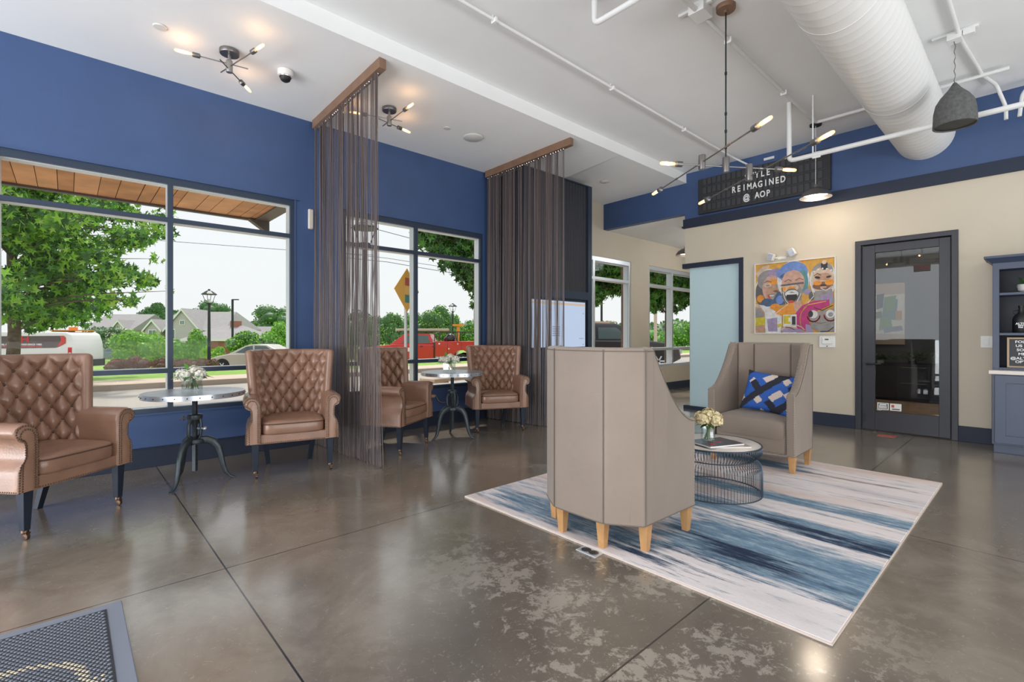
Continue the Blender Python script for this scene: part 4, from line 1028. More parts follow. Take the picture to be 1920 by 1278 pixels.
PG('m', [(.54, .72), (.62, .62), (.76, .57), (.94, .56), (.94, .64), (.76, .72), (.70, .86), (.76, 1), (.56, 1)]); PG('v', [(.66, .88), (.72, .90), (.76, 1), (.66, 1)]); LN('o', [(.62, .70), (.68, .62), (.90, .58)], .012); AR('o', .76, .82, .17, .22, 120, 250, .012)
PG('g', [(.70, .74), (1, .68), (1, .98), (.84, 1), (.73, .93)]); AR('r', .755, .765, .075, .085, 0, 180, .018); AR('r', .955, .76, .075, .085, 0, 180, .018); EL('w', .75, .75, .055, .055); EL('w', .95, .75, .05, .055); EL('k', .72, .745, .03, .045); EL('g', .955, .76, .03, .03)
LN('k', [(.76, .66), (.86, .70), (.98, .64)], .010); LN('n', [(.77, .86), (.84, .875), (.90, .86)], .007); LN('k', [(.84, .985), (.93, .98), (.985, .93)], .012)
PG('w', [(.375, .745), (.548, .745), (.548, 1), (.375, 1)]); PG('y', [(.385, .755), (.47, .755), (.47, .875), (.385, .875)]); PG('w', [(.445, .79), (.485, .79), (.485, .84), (.445, .84)]); PG('k', [(.49, .77), (.535, .77), (.535, .90), (.49, .90)])
EL('p', .46, 1.0 - .045, .11, .044); PG('v', [(.34, .99), (.42, .93), (.60, .95), (.66, .995)]); LN('k', [(.38, .92), (.46, .925), (.52, .955)], .010); AR('w', .50, 1.03, .17, .14, 200, 330, .010)
PG('y', [(.30, .88), (.37, .86), (.37, .90), (.31, .92)])
pb.build('canvas', ['paint_' + k for k in keys], t, smooth=False, fix=False)
for p_ in t.children[-1].data.polygons: pass
MB(off).box(6.885, 6.908, 1.706, 2.629, 1.141, 2.061).build('backing_board', 'oak_frame', t, smooth=False)

# emergency style twin spot above the painting, thermostat, switches
t = thing('twin_spotlight', 'small white twin headed emergency spotlight above the painting', 'spotlight', (6.91, 2.30, 2.12))
MB().box(-.03, 0, -.05, .05, -.015, .015).tube([(-.02, .0, 0), (-.03, .10, .01)], .008, 8).tube([(-.02, 0, 0), (-.03, -.10, .03)], .008, 8).build('bracket', 'white_plastic', t)
for yy, zz, rr_ in ((.12, .02, 20), (-.13, .05, -25)):
    M_ = Matrix.Translation((-.05, yy, zz)) @ Matrix.Rotation(R(rr_), 4, 'X'); MB(M=M_).box(-.05, .03, -.04, .04, -.045, .045).build('lamp_head', 'white_plastic', t, bevel=.008); MB(M=M_).box(-.054, -.05, -.032, .032, -.036, .036).build('lens', 'zinc_top', t, smooth=False)
t = thing('thermostat', 'white thermostat in a clear wall guard below the right corner of the painting', 'thermostat', (6.91, 1.79, 1.03))
MB().box(-.02, 0, -.085, .085, -.07, .07).build('guard', 'white_plastic', t, smooth=False, bevel=.004)
MB().box(-.036, -.02, -.055, .05, -.03, .05).build('cover', 'white_plastic', t, smooth=False, bevel=.006)
MB().box(-.037, -.035, -.02, .02, .02, .035).box(-.022, -.019, -.008, .008, -.06, -.05).build('display', 'board_flap', t, smooth=False)
t = thing('light_switch', 'cream wall switch plate just left of the blue bookcase', 'light switch', (6.91, .385, 1.04))
MB().box(-.008, 0, -.045, .045, -.06, .06).build('plate', 'white_plastic', t, smooth=False, bevel=.003)
MB().box(-.012, -.008, -.018, .018, -.033, .033).build('rocker', 'white_plastic', t, smooth=False, bevel=.002)

# ================================================================== blue bookcase at the right edge
YB, YE = .325, -1.0
off = (6.66, -.34, 0); t = thing('bookcase', 'dark blue built-in bookcase with open shelves above a base cabinet', 'bookcase', off)
XF = 6.43; XU = 6.56
MB(off).box(XF, 6.885, YE, YB, .085, .742).box(XF + .05, 6.885, YE, YB - .01, 0, .085).build('base_cabinet', 'cabinet_blue', t, smooth=False, bevel=.003)
b = MB(off)
for y0, y1 in ((YB - .02, YB - .64), (YB - .67, YE + .02)):
    hi, lo = max(y0, y1), min(y0, y1); b = MB(off)
    b.box(XF - .018, XF, lo, lo + .075, .10, .735).box(XF - .018, XF, hi - .075, hi, .10, .735).box(XF - .018, XF, lo, hi, .10, .175).box(XF - .018, XF, lo, hi, .66, .735).box(XF - .008, XF, lo, hi, .1, .735)
    dr = b.build('door', 'cabinet_blue', t, smooth=False, bevel=.003)
MB(off).box(XF - .03, 6.885, YE, YB + .02, .742, .778).build('worktop', 'counter', t, smooth=False, bevel=.004)
b = MB(off)
b.box(XU, 6.885, YB - .03, YB, .778, 1.80).box(XU, 6.885, YE, YE + .03, .778, 1.80).box(XU, 6.885, YE, YB, 1.745, 1.80).box(XU, 6.885, YE, YB, .778, .80)
b.box(XU - .004, XU + .018, YB - .045, YB, .778, 1.80).box(XU - .004, XU + .018, YE, YB, 1.735, 1.80)
b.build('hutch', 'cabinet_blue', t, smooth=False, bevel=.002)
MB(off).box(6.868, 6.884, YE + .03, YB - .03, .80, 1.745).build('back_panel', 'cabinet_in', t, smooth=False)
MB(off).prism([(6.885, YB), (XU, YB), (XU, YE), (6.885, YE)], 1.80, 1.815).add([(XU, YB, 1.79), (XU, YE, 1.79), (6.885, YE, 1.79), (6.885, YB, 1.79), (XU - .05, YB + .05, 1.84), (XU - .05, YE, 1.84), (6.885, YE, 1.84), (6.885, YB + .05, 1.84)], [(0, 1, 2, 3), (4, 7, 6, 5), (0, 4, 5, 1), (1, 5, 6, 2), (3, 2, 6, 7), (0, 3, 7, 4)]).box(XU - .058, 6.885, YE, YB + .058, 1.84, 1.862).build('cornice', 'cabinet_blue', t, smooth=False, bevel=.002)
for z in (1.118, 1.50): MB(off).box(XU + .012, 6.868, YE + .03, YB - .03, z - .012, z + .012).build('shelf', 'cabinet_blue', t, smooth=False, bevel=.002)
# things on the shelves
t = thing('potted_plant', 'spiky green plant in a white bowl on the top shelf', 'plant', (6.70, .10, 1.513))
MB().lathe([(0, 0), (.035, 0), (.060, .02), (.072, .075), (.068, .075), (.055, .03), (0, .03)], n=28).build('pot', 'white_plastic', t)
lf = MB(); rng = random.Random(2)
for i in range(46):
    a = rng.uniform(0, 6.28); e_ = rng.uniform(.2, 1.3); leafblade(lf, (.015 * math.cos(a), .015 * math.sin(a), .06), (math.cos(a) * math.cos(e_), math.sin(a) * math.cos(e_), math.sin(e_)), (0, .01, 1), rng.uniform(.07, .11), .008, i % 2)
lf.build('foliage', ['leaf_dark', 'leaf_mid'], t, fix=False)
t = thing('growler_bottle', 'dark glass growler bottle with white lettering on the middle shelf', 'bottle', (6.70, .14, 1.131)); 
MB().lathe([(0, 0), (.052, 0), (.058, .008), (.058, .125), (.048, .158), (.024, .185), (.017, .20), (.016, .235), (.018, .24), (0, .242)], n=32).build('bottle_body', 'black', t, ang=50)
MB().tube([(0, .016, .215), (0, .045, .21), (0, .05, .19), (0, .035, .175)], .005, 6).build('handle', 'black', t)
MB().lathe([(.0, .241), (.019, .241), (.019, .258), (0, .26)], n=20).build('cap', 'black', t)
for i, (s_, z) in enumerate((('ALTO', .085), ('OPTI', .066), ('PAR', .050))): text('print', s_, .026 if i == 0 else .017, (-.0605, .0, z), FR, 'letter_white', t, .0008, bold=.0008)
t = thing('message_board', 'small oak framed black felt letter board standing on the bookcase counter', 'sign', (6.60, .03, .801))
MB().box(0, .02, -.20, .20, 0, .015).box(0, .02, -.20, .20, .270, .285).box(0, .02, .185, .20, 0, .285).box(0, .02, -.20, -.185, 0, .285).build('sign_frame', 'oak_frame', t, smooth=False, bevel=.002)
MB().box(.006, .018, -.186, .186, .014, .272).build('felt', 'board_black', t, smooth=False)
for s_, z, y0 in (('FOL', .243, .147), ('US', .205, .143), ('SOC', .167, .136), ('ME', .128, .126), ('@ALTO', .088, .178), ('OPT', .055, .146)):
    text('line_of_letters', s_, .033, (.004, y0, z), FR, 'letter_white', t, .0008, 'LEFT', 1.15, bold=.0006)

# ================================================================== entrance mat, floor box
off = (0, 0, 0)
t = thing('floor_mat', 'grey ribbed entrance mat with cream lettering at the bottom left corner', 'mat', (-.80, 1.75, 0))
W_, D_ = 1.93 / 1, 1.66
x1, y1 = .966, .83
MB().box(-x1 + .0, x1, -y1, y1, 0.0, .006).build('mat_border', 'mat_grey', t, smooth=False, bevel=.003)
MB().box(-x1 + .05, x1 - .05, -y1 + .05, y1 - .05, .006, .008).build('mat_field', 'mat_dark', t, smooth=False)
b = MB(); px_, py_ = .018, .0135; i = 0
yy = -y1 + .056
def inlet(x, y):      # cream lettering stretch near the photo edge
    X_, Y_ = x - .80, y + 1.75
    r1 = math.hypot(X_ + .16, Y_ - 2.06); r2 = math.hypot(X_ - .04, Y_ - 1.98)
    return (.185 < r1 < .215 and Y_ > 2.0) or (.035 < r2 < .058 and Y_ > 1.93) or (-.02 < X_ < .09 and 2.035 < Y_ < 2.055)
while yy < y1 - .06:
    xx = -x1 + .06 + (i % 2) * px_ / 2
    while xx < x1 - .06:
        if xx > -.25:
            b.m(1 if inlet(xx, yy) else 0); b.add([(xx - .0062, yy, .008), (xx, yy - .0048, .008), (xx + .0062, yy, .008), (xx, yy + .0048, .008), (xx - .005, yy, .0115), (xx, yy - .0037, .0115), (xx + .005, yy, .0115), (xx, yy + .0037, .0115)],
                   [(4, 5, 6, 7), (0, 1, 5, 4), (1, 2, 6, 5), (2, 3, 7, 6), (3, 0, 4, 7)])
        xx += px_
    yy += py_; i += 1
b.build('tread', ['mat_grey', 'mat_cream'], t, smooth=False, fix=False)
t = thing('floor_outlet', 'flat aluminium floor outlet plate at the edge of the rug', 'floor outlet', (1.965, 1.56, 0))
MB().box(-.036, .036, -.062, .062, 0, .004).build('plate', 'aluminium', t, smooth=False, bevel=.0015)
MB().lathe([(.022, .004), (.026, .0055), (.022, .007), (0, .006)], (0, .022, 0), 20).lathe([(.022, .004), (.026, .0055), (.022, .007), (0, .006)], (0, -.026, 0), 20).build('outlet_lid', 'pewter', t)

# ================================================================== office behind the glass door
off = (10.55, .9, 0); t = thing('office_credenza', 'dark office credenza with steel pulls behind the glass door', 'cabinet', off)
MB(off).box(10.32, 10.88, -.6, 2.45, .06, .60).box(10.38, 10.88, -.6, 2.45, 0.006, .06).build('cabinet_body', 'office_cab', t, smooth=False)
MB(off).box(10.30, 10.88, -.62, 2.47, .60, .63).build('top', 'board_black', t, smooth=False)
for y0, y1 in ((-.55, .30), (.30, 1.22), (1.22, 1.66), (2.0, 2.43)):
    for z0, z1 in ((.07, .33), (.34, .595)):
        d_ = MB(off).box(10.305, 10.32, y0 + .006, y1 - .006, z0, z1).build('drawer', 'office_cab', t, smooth=False, bevel=.002); MB(off).box(10.285, 10.292, y0 + .05, y1 - .05, z1 - .022, z1 - .014).build('pull', 'chrome', d_, smooth=False)
MB(off).box(10.305, 10.32, 1.67, 1.99, .07, .595).build('door', 'office_cab', t, smooth=False, bevel=.002)
off = (10.88, 2.0, .95); t = thing('abstract_painting', 'abstract green, blue and cream painting hanging inside the office', 'painting', off)
MB(off).box(10.865, 10.898, 1.64, 2.48, .95, 2.04).build('canvas', 'petal_white', t, smooth=False)
pb = MB(off); dep = [0]
ks = ['mat_tan', 'leaf_dark', 'paint_t', 'house_glass', 'leaf_mid', 'paint_o', 'black']
def Q2(m_, pts): dep[0] += .0004; pb.m(m_).poly([(10.864 - dep[0], 1.64 + x * .96, .95 + z * 1.147) for x, z in pts])
mat('mat_tan', (.55, .42, .33), .7)
Q2(0, [(0, 0), (.87, 0), (.87, .18), (0, .16)]); Q2(0, [(0, .78), (.87, .76), (.87, .95), (0, .95)]); Q2(2, [(.10, .70), (.30, .72), (.34, .40), (.12, .38)]); Q2(4, [(.12, .76), (.30, .74), (.28, .50), (.16, .52)]); Q2(4, [(.20, .40), (.36, .44), (.38, .22), (.18, .26)])
Q2(5, [(.04, .52), (.13, .52), (.13, .38), (.04, .38)]); Q2(3, [(.02, .22), (.30, .18), (.32, .26), (.04, .29)]); Q2(6, [(.30, .80), (.42, .78), (.42, .55), (.32, .58)]); Q2(1, [(.34, .52), (.50, .50), (.48, .40), (.33, .42)])
pb.build('painted_shapes', ks, t, smooth=False, fix=False)
for i, (yc, s_, lb) in enumerate(((1.80, .12, 'small bushy plant at the left of the office credenza'), (1.36, .20, 'wide trailing green plant in the middle of the office credenza'), (.95, .13, 'pale flower arrangement at the right of the office credenza'))):
    t = thing('office_plant', lb, 'plant', (10.5, yc + .12, .63), 0); rng = random.Random(i)
    MB().lathe([(0, 0), (.05, 0), (.06, .05), (0, .05)], n=20).build('pot', 'office_cab' if i else 'white_plastic', t)
    lf = MB()
    for k in range(150):
        a = rng.uniform(0, 6.28); e_ = rng.uniform(-.2, 1.2); r_ = rng.uniform(0, s_)
        leafblade(lf, (r_ * .5 * math.cos(a), r_ * 1.3 * math.sin(a), .05 + rng.uniform(0, s_ * .7)), (math.cos(a), math.sin(a), e_), (0, .01, 1), .07, .016, k % 2)
    lf.build('foliage', ['leaf_dark', 'leaf_grey'], t, fix=False)
for x, y in ((8.4, 1.7), (9.6, .9)):
    t = tag(MB((x, y, 3.0)).lathe([(0, 2.985), (.06, 2.985), (.07, 3.0), (0, 3.0)], (x, y, 0), 24).build('fill_disc', 'lamp_glow'), 'round fill lamp added on the unseen office ceiling ' + ('nearer the corridor' if y > 1 else 'nearer the front desk side'), 'ceiling light'); t.location = (x, y, 3.0)
    point('office_fill', (x, y, 2.9), 22, (1, .85, .7), .05)  # disc and point lamp added out of view to light the office
point('corridor_fill', (9.0, 3.6, 2.8), 34, (.95, .97, 1), .2)  # added fill without a fixture, brightens corridor and frosted glass
# ================================================================== outside
CY, SY = math.cos(R(47.525)), math.sin(R(47.525))
def at(px, D, z=0):            # bearing of the photo column at depth D from the view point
    u = (px - 960) / 911; return Vector((D * (CY + u * SY), D * (SY - u * CY), z))
def zat(py, D): return 1.1 - (py - 629.6) / 911 * D
VR = R(47.525 - 90)
def gz(x, y):                  # ground profile
    d = y
    if d < 14.4: return -.12
    if d < 20.3: return -.03
    if d < 25: return -.03 - .75 * (d - 20.3) / 4.7
    return -.78 - min(1.6, (d - 25) * .022)
def strip(name, m_, y0, y1, z0, z1, x0=-60, x1=140, top=.0):
    return struct(MB().add([(x0, y0, z0), (x1, y0, z0), (x1, y1, z1), (x0, y1, z1), (x0, y0, z0 - .4), (x1, y0, z0 - .4), (x1, y1, z1 - .4), (x0, y1, z1 - .4)],
        [(0, 1, 2, 3), (7, 6, 5, 4), (0, 4, 5, 1), (1, 5, 6, 2), (2, 6, 7, 3), (3, 7, 4, 0)]).build(name, m_, smooth=False))
strip('street', 'asphalt', 9.2, 14.3, -.15, -.15); strip('pavement', 'sidewalk', 5.45, 9.2, -.10, -.10)
strip('kerb', 'kerb', 14.3, 14.45, -.02, -.02); strip('pavement', 'sidewalk', 14.45, 15.9, -.02, -.02); strip('lawn', 'grass', 15.9, 20.3, -.03, -.03); strip('lawn', 'grass', 20.3, 25, -.03, -.80)
strip('street', 'asphalt', 25, 42, -.80, -1.15); strip('lawn', 'grass', 42, 420, -1.15, -3.2, -260, 420)
# brick piers and cedar canopy of this building
t = thing('entrance_canopy', 'cedar boarded canopy with dark metal edge outside the left window', 'canopy', (.2, 6.2, 2.62)); off = (.2, 6.2, 2.62)
b = MB(off); x = -3.4; rng = random.Random(4); i = 0
while x < 1.86:
    wd = rng.choice((.09, .12, .15, .19)); x2 = min(1.90, x + wd); b.m(rng.choice((0, 0, 1))).box(x + .004, x2 - .004, 5.44, 6.90, 2.62, 2.64); x = x2
b.build('cedar_board', ['cedar', 'cedar_pale'], t, smooth=False)
MB(off).box(-3.4, 1.90, 5.40, 6.92, 2.641, 2.72).build('board_backing', 'cedar_gap', t, smooth=False)
MB(off).box(-3.45, 1.96, 6.90, 6.96, 2.595, 2.80).box(1.90, 1.96, 5.4, 6.96, 2.60, 2.80).box(1.80, 1.90, 5.44, 6.90, 2.60, 2.62).build('metal_fascia', 'fascia', t, smooth=False)
MB(off).add([(1.72, 6.96, 2.60), (1.96, 6.96, 2.60), (1.96, 6.96, 2.44), (1.72, 6.86, 2.60), (1.96, 6.86, 2.60), (1.96, 6.86, 2.44)], [(0, 1, 2), (5, 4, 3), (0, 3, 4, 1), (1, 4, 5, 2), (2, 5, 3, 0)]).build('end_bracket', 'fascia', t, smooth=False)

# ---------------------------------------------------------------- vegetation
def leafcloud(mb, blobs, n, size, rng, nm, star=False, shell=.55):
    tot = sum(b_[3] * b_[4] * b_[5] for b_ in blobs) ; 
    for b_ in blobs:
        cx, cy, cz, rx, ry, rz_ = b_; k = int(n * (rx * ry * rz_) / tot)
        for _ in range(k):
            z = rng.uniform(-1, 1); a = rng.uniform(0, 2 * PI); q = math.sqrt(1 - z * z); rr_ = rng.uniform(shell, 1.0) ** .7
            p = Vector((cx + rx * q * math.cos(a) * rr_, cy + ry * q * math.sin(a) * rr_, cz + rz_ * z * rr_))
            d = Vector((rng.gauss(0, 1), rng.gauss(0, 1), rng.gauss(-.2, .6))).normalized(); u = d.orthogonal().normalized(); u.rotate(Matrix.Rotation(rng.uniform(0, 6.28), 3, d)); v = d.cross(u)
            s = size * rng.uniform(.6, 1.25); mb.m(rng.choice(nm))
            if star:
                vs = [p]
                for j in range(10):
                    th_ = 2 * PI * j / 10; r2 = s * (1.0 if j % 2 == 0 else .42) * (1.25 if j == 0 else 1); vs.append(p + u * math.cos(th_) * r2 + v * math.sin(th_) * r2 + d * (s * .12 * (j % 2)))
                mb.add(vs, [(0, 1 + j, 1 + (j + 1) % 10) for j in range(10)])
            else:
                mb.add([p - u * s * .5, p - v * s * .32, p + u * s * .5, p + v * s * .32], [(0, 1, 2, 3)])
def blobby(c, r, k, rng, f=.55):
    out = [(c[0], c[1], c[2], r[0] * .72, r[1] * .72, r[2] * .72)]
    for _ in range(k):
        z = rng.uniform(-.6, 1); a = rng.uniform(0, 6.28); q = math.sqrt(max(0, 1 - z * z)); s = rng.uniform(.3, f)
        out.append((c[0] + r[0] * .72 * q * math.cos(a), c[1] + r[1] * .72 * q * math.sin(a), c[2] + r[2] * .68 * z, r[0] * s, r[1] * s, r[2] * s))
    return out
def shrub(name, label, cat, px, D, w_, zb, zt, n, size, mats, seed, group=None, k=7, trunk=None, depth=None, core=None):
    rng = random.Random(seed); c = at(px, D); rx = w_ / 2; rz_ = (zt - zb) / 2
    t = thing(name, label, cat, (c.x, c.y, zb if trunk is None else trunk), 0, group); off = tuple(t.location)
    ry = depth or rx * .8
    bl = blobby((c.x, c.y, (zb + zt) / 2), (rx, ry, rz_), k, rng)
    cb_ = MB(off)
    for q in bl: cb_.ball(q[:3], 1, 14, 9, (q[3] * .80, q[4] * .80, q[5] * .80))
    mb = MB(off); mb.mi = []
    mb.v = cb_.v; mb.f = cb_.f; mb.mi = [len(mats)] * len(cb_.f)
    leafcloud(mb, bl, n, size, rng, list(range(len(mats))), shell=.8)
    mb.build('foliage', mats + [core or 'leaf_dark'], t, smooth=False, fix=False)
    if trunk is not None: MB(off).tube([(c.x, c.y, trunk), (c.x, c.y, (zb + zt) / 2)], w_ * .03 + .05, 8).build('trunk', 'bark', t)
    return t
# near street oak at the left window
rng = random.Random(21); c = Vector((-.95, 17.0, -.03)); off = tuple(c)
t = thing('street_tree', 'big leafy oak tree filling the left window, trunk at the window edge', 'tree', off)
MB(off).tube([(c.x - .05, c.y, -.03), (c.x, c.y, 1.2), (c.x - .05, c.y, 3.2), (c.x, c.y, 5)], [.135, .12, .09, .04], 12).build('trunk', 'bark', t)
br = MB(off); bl = []
for i in range(26):
    a = rng.uniform(0, 6.28); z0 = 1.35 + i * .125; L_ = (3.9 if i < 14 else 3.9 - (i - 14) * .17) * rng.uniform(.65, 1); rise = rng.uniform(.1, .35) + i * .03
    p1 = Vector((c.x + L_ * math.cos(a), c.y + L_ * math.sin(a), z0 + rise * L_ * .6)); p0 = Vector((c.x, c.y, z0)); m_ = p0.lerp(p1, .5) + Vector((0, 0, .15))
    br.tube([p0, m_, p1], [.035, .02, .006], 6)
    for f in (.3, .5, .7, .88, 1.0): q = p0.lerp(p1, f); bl.append((q.x + rng.gauss(0, .15), q.y + rng.gauss(0, .15), q.z + rng.gauss(0, .1), .62 - .22 * f, .62 - .22 * f, .42 - .16 * f))
for px, py, r_ in ((60, 420, .6), (90, 500, .6), (150, 470, .5), (200, 520, .45), (235, 440, .35), (275, 450, .28), (250, 510, .32), (290, 485, .22), (210, 560, .4), (150, 575, .4), (80, 580, .45), (255, 560, .25), (325, 545, .16), (60, 370, .5), (150, 395, .45), (280, 520, .22), (190, 480, .4), (120, 540, .5), (30, 450, .5), (30, 520, .5), (300, 430, .16), (120, 440, .5), (110, 600, .25), (60, 600, .3)):
    q = at(px, 12.2 + rng.uniform(-1.1, 1.1), 0); q.z = zat(py, q.dot(Vector((CY, SY, 0)))); bl.append((q.x, q.y, q.z, r_, r_, r_ * .7)); br.tube([(c.x, c.y, q.z - .3), ((c.x + q.x) / 2, (c.y + q.y) / 2, q.z - .05), tuple(q)], [.02, .014, .005], 5)
br.build('branches', 'bark', t)
lf = MB(off); leafcloud(lf, bl, 15000, .105, rng, [0, 0, 1, 1, 1, 2, 2, 2, 3], star=True, shell=.1); lf.build('foliage', ['leaf_dark', 'leaf_mid', 'leaf_bright', 'leaf_yellow'], t, smooth=False, fix=False)
# dark tree hanging over the second window
rng = random.Random(22)
def overhang(label, c, spots, n, seed, ls=.085, mats=('leaf_dark', 'leaf_dark', 'leaf_mid')):
    rng = random.Random(seed); t = thing('street_tree', label, 'tree', tuple(c)); off = tuple(c)
    top = max(s[2] for s in spots) + .3
    MB(off).tube([tuple(c), (c.x, c.y, 1.6), (c.x + .05, c.y, 3.6)], [.10, .085, .05], 10).build('trunk', 'bark', t)
    br = MB(off); bl = []
    for x, y, z, r_ in spots: bl.append((x, y, z, r_, r_, r_ * .75)); br.tube([(c.x, c.y, min(z, 3.0) - .2), ((x + c.x) / 2, (y + c.y) / 2, z), (x, y, z)], [.03, .018, .006], 5)
    br.build('branches', 'bark', t); lf = MB(off); leafcloud(lf, bl, n, ls, rng, [0, 1, 2], star=True, shell=.05); lf.build('foliage', list(mats), t, smooth=False, fix=False)
def spots(lst, D, seed):
    rng = random.Random(seed); out = []
    for px, py, r_ in lst: d = D + rng.uniform(-.8, .8); p = at(px, d); out.append((p.x, p.y, zat(py, d), r_))
    return out
overhang('dark green tree hanging over the right half of the second window', at(905, 10.5, -.1), spots([(800, 440, .30), (830, 450, .42), (860, 460, .5), (880, 480, .45), (885, 520, .35), (845, 420, .5), (875, 430, .5), (800, 455, .22), (815, 470, .25), (850, 495, .28), (890, 545, .22), (888, 400, .6), (840, 390, .5), (925, 440, .6), (940, 480, .6), (920, 400, .6), (862, 508, .2), (795, 425, .2), (870, 500, .35), (905, 500, .45), (893, 568, .14), (950, 420, .6)], 10, 1), 8500, 31)
overhang('leafy tree seen through the first corridor window', at(1105, 13, -.12), spots([(1100, 500, .7), (1125, 500, .5), (1145, 495, .5), (1165, 505, .5), (1130, 530, .4), (1150, 540, .3), (1165, 540, .3), (1120, 550, .3), (1110, 560, .3), (1085, 540, .5), (1180, 480, .7), (1140, 470, .6)], 13, 2), 6500, 32, .11, ('leaf_dark', 'leaf_mid', 'leaf_mid'))
overhang('leafy tree with its trunk showing through the second corridor window', at(1253, 12.5, -.12), spots([(1225, 510, .5), (1240, 530, .45), (1232, 555, .35), (1255, 550, .4), (1275, 545, .35), (1285, 530, .5), (1280, 565, .25), (1260, 510, .6), (1290, 500, .7), (1224, 575, .2), (1240, 575, .2), (1210, 520, .5), (1270, 580, .15)], 12.5, 3), 7000, 33, .10, ('leaf_dark', 'leaf_mid', 'leaf_mid'))
# hedge and shrubs beyond the lawn
for i, (px, lb) in enumerate(((222, 'red-brown hedge shrub nearest the white van'), (262, 'red-brown hedge shrub, second from the van'), (302, 'red-brown hedge shrub left of the window mullion'), (345, 'red-brown hedge shrub right of the window mullion'), (380, 'red-brown hedge shrub nearest the silver car'))):
    shrub('hedge_shrub', lb, 'hedge', px, 21.5, 1.12, -.55, .21, 1500, .07, ['leaf_red', 'leaf_red', 'bark'], 40 + i, 'red hedge shrubs in front of the parked cars', 5, core='bark')
for px, D, w_, yt, yb, cols_, lb, cr in ((248, 30, 2.3, 617, 690, ['leaf_bright', 'leaf_yellow', 'leaf_bright'], 'bright green feathery shrub left of the window mullion', 'leaf_mid'), (290, 34.5, 2.4, 612, 690, ['leaf_bright', 'leaf_yellow'], 'tall bright green shrub beside the window mullion', 'leaf_mid'), (345, 31, 1.9, 634, 695, ['leaf_bright', 'leaf_mid'], 'green shrub just right of the window mullion', 'leaf_mid'), (373, 29, 1.6, 624, 695, ['leaf_bright', 'leaf_mid'], 'mid green shrub left of the street lamp', 'leaf_mid'),
                                  (402, 28, 1.3, 648, 695, ['leaf_bright', 'leaf_yellow'], 'low yellow-green shrub right of the street lamp', 'leaf_mid'), (455, 40, 3.4, 622, 672, ['leaf_mid', 'leaf_bright'], 'rounded dark green bush behind the silver car hood', 'leaf_dark'), (490, 47, 3.5, 634, 672, ['leaf_mid', 'leaf_dark'], 'dark bush behind the silver car roof', 'leaf_dark'), (520, 53, 3.5, 607, 668, ['leaf_bright', 'leaf_yellow', 'leaf_bright'], 'light green tree at the right side of the left window', 'leaf_mid'),
                                  (203, 50.5, 4.9, 612, 668, ['leaf_grey', 'leaf_dark', 'petal_white'], 'dark flowering crape myrtle behind the van', 'leaf_dark')):
    shrub('shrub', lb, 'shrub', px, D, w_, zat(yb, D), zat(yt, D), 2400, .15 * D / 30, cols_, int(px), None, 8, core=cr)
for px, D, w_, yt, yb, lb, cols_ in ((398, 85, 7.5, 566, 625, 'large round crowned tree behind the grey houses', ['leaf_mid', 'leaf_dark', 'leaf_mid']), (322, 90, 5.5, 575, 615, 'small tree crown behind the grey roofs', ['leaf_mid', 'leaf_dark']), (292, 104, 6.2, 568, 620, 'dark tree crown left of the mullion behind the roofs', ['leaf_dark', 'leaf_mid']),
                                     (470, 130, 12, 600, 625, 'distant low treetop beyond the light pole', ['leaf_mid', 'leaf_grey']), (510, 100, 10.0, 573, 640, 'rounded tree at the far right of the left window', ['leaf_mid', 'leaf_bright', 'leaf_dark']), (560, 112, 10.0, 580, 645, 'tree hidden in part by the window jamb', ['leaf_mid', 'leaf_dark']),
                                     (660, 48, 5.5, 582, 665, 'dark tree behind the near string curtain', ['leaf_dark', 'leaf_mid']), (700, 58, 5.4, 590, 665, 'tree behind the near string curtain beside the sign', ['leaf_dark', 'leaf_mid']), (735, 42, 2.8, 585, 665, 'twiggy green tree left of the diamond road sign', ['leaf_mid', 'leaf_dark', 'leaf_bright']),
                                     (775, 55, 4.2, 586, 660, 'green tree behind the diamond road sign', ['leaf_bright', 'leaf_mid']), (815, 46, 4.0, 570, 650, 'broad green tree above the red truck cab', ['leaf_bright', 'leaf_mid', 'leaf_dark']), (842, 56, 3.0, 588, 650, 'green tree left of the second street lamp', ['leaf_bright', 'leaf_mid']), (880, 60, 3.4, 606, 650, 'green tree behind the truck bed', ['leaf_mid', 'leaf_bright'])):
    shrub('background_tree', lb, 'tree', px, D, w_, zat(yb, D), zat(yt, D), 2200, .16 * D / 40, cols_, int(px) + 7, None, 9, gz(0, D))
def hill(label, px0, px1, D, yt, seed, n):
    rng = random.Random(seed); a, c = at(px0, D), at(px1, D); m_ = (a + c) / 2; t = thing('tree_line', label, 'trees', (m_.x, m_.y, -3.0)); off = tuple(t.location); bl = []
    for i in range(int((c - a).length / 5) + 2):
        p = a.lerp(c, i / ((c - a).length / 5 + 1)); bl.append((p.x, p.y, zat(yt + rng.uniform(-4, 6), D) - 5, 5.5, 5.5, 5))
    mb = MB(off)
    for q in bl: mb.ball(q[:3], 1, 14, 9, (q[3] * .85, q[4] * .85, q[5] * .93))
    mb.mi = [2] * len(mb.f); leafcloud(mb, bl, n, 1.1, rng, [0, 1], shell=.85); mb.build('foliage', ['leaf_grey', 'leaf_mid', 'leaf_grey'], t, smooth=False, fix=False); t['kind'] = 'stuff'; return t
hill('hazy line of distant trees seen in the left window', 420, 640, 150, 603, 50, 2500)
hill('hazy wooded ridge seen right of the second window', 780, 960, 150, 601, 51, 2500)
hill('wooded ridge seen through the corridor windows', 1040, 1420, 130, 600, 52, 6000)
for px, D, w_, yt, yb, lb in ((1282, 40, 4.0, 590, 662, 'pale green tree at the right of the corridor window'), (1235, 60, 7, 618, 668, 'green bushes behind the dark parked car')):
    shrub('background_tree', lb, 'tree', px, D, w_, zat(yb, D), zat(yt, D), 2200, .2, ['leaf_grey', 'leaf_bright', 'leaf_mid'], px, None, 8, core='leaf_mid')

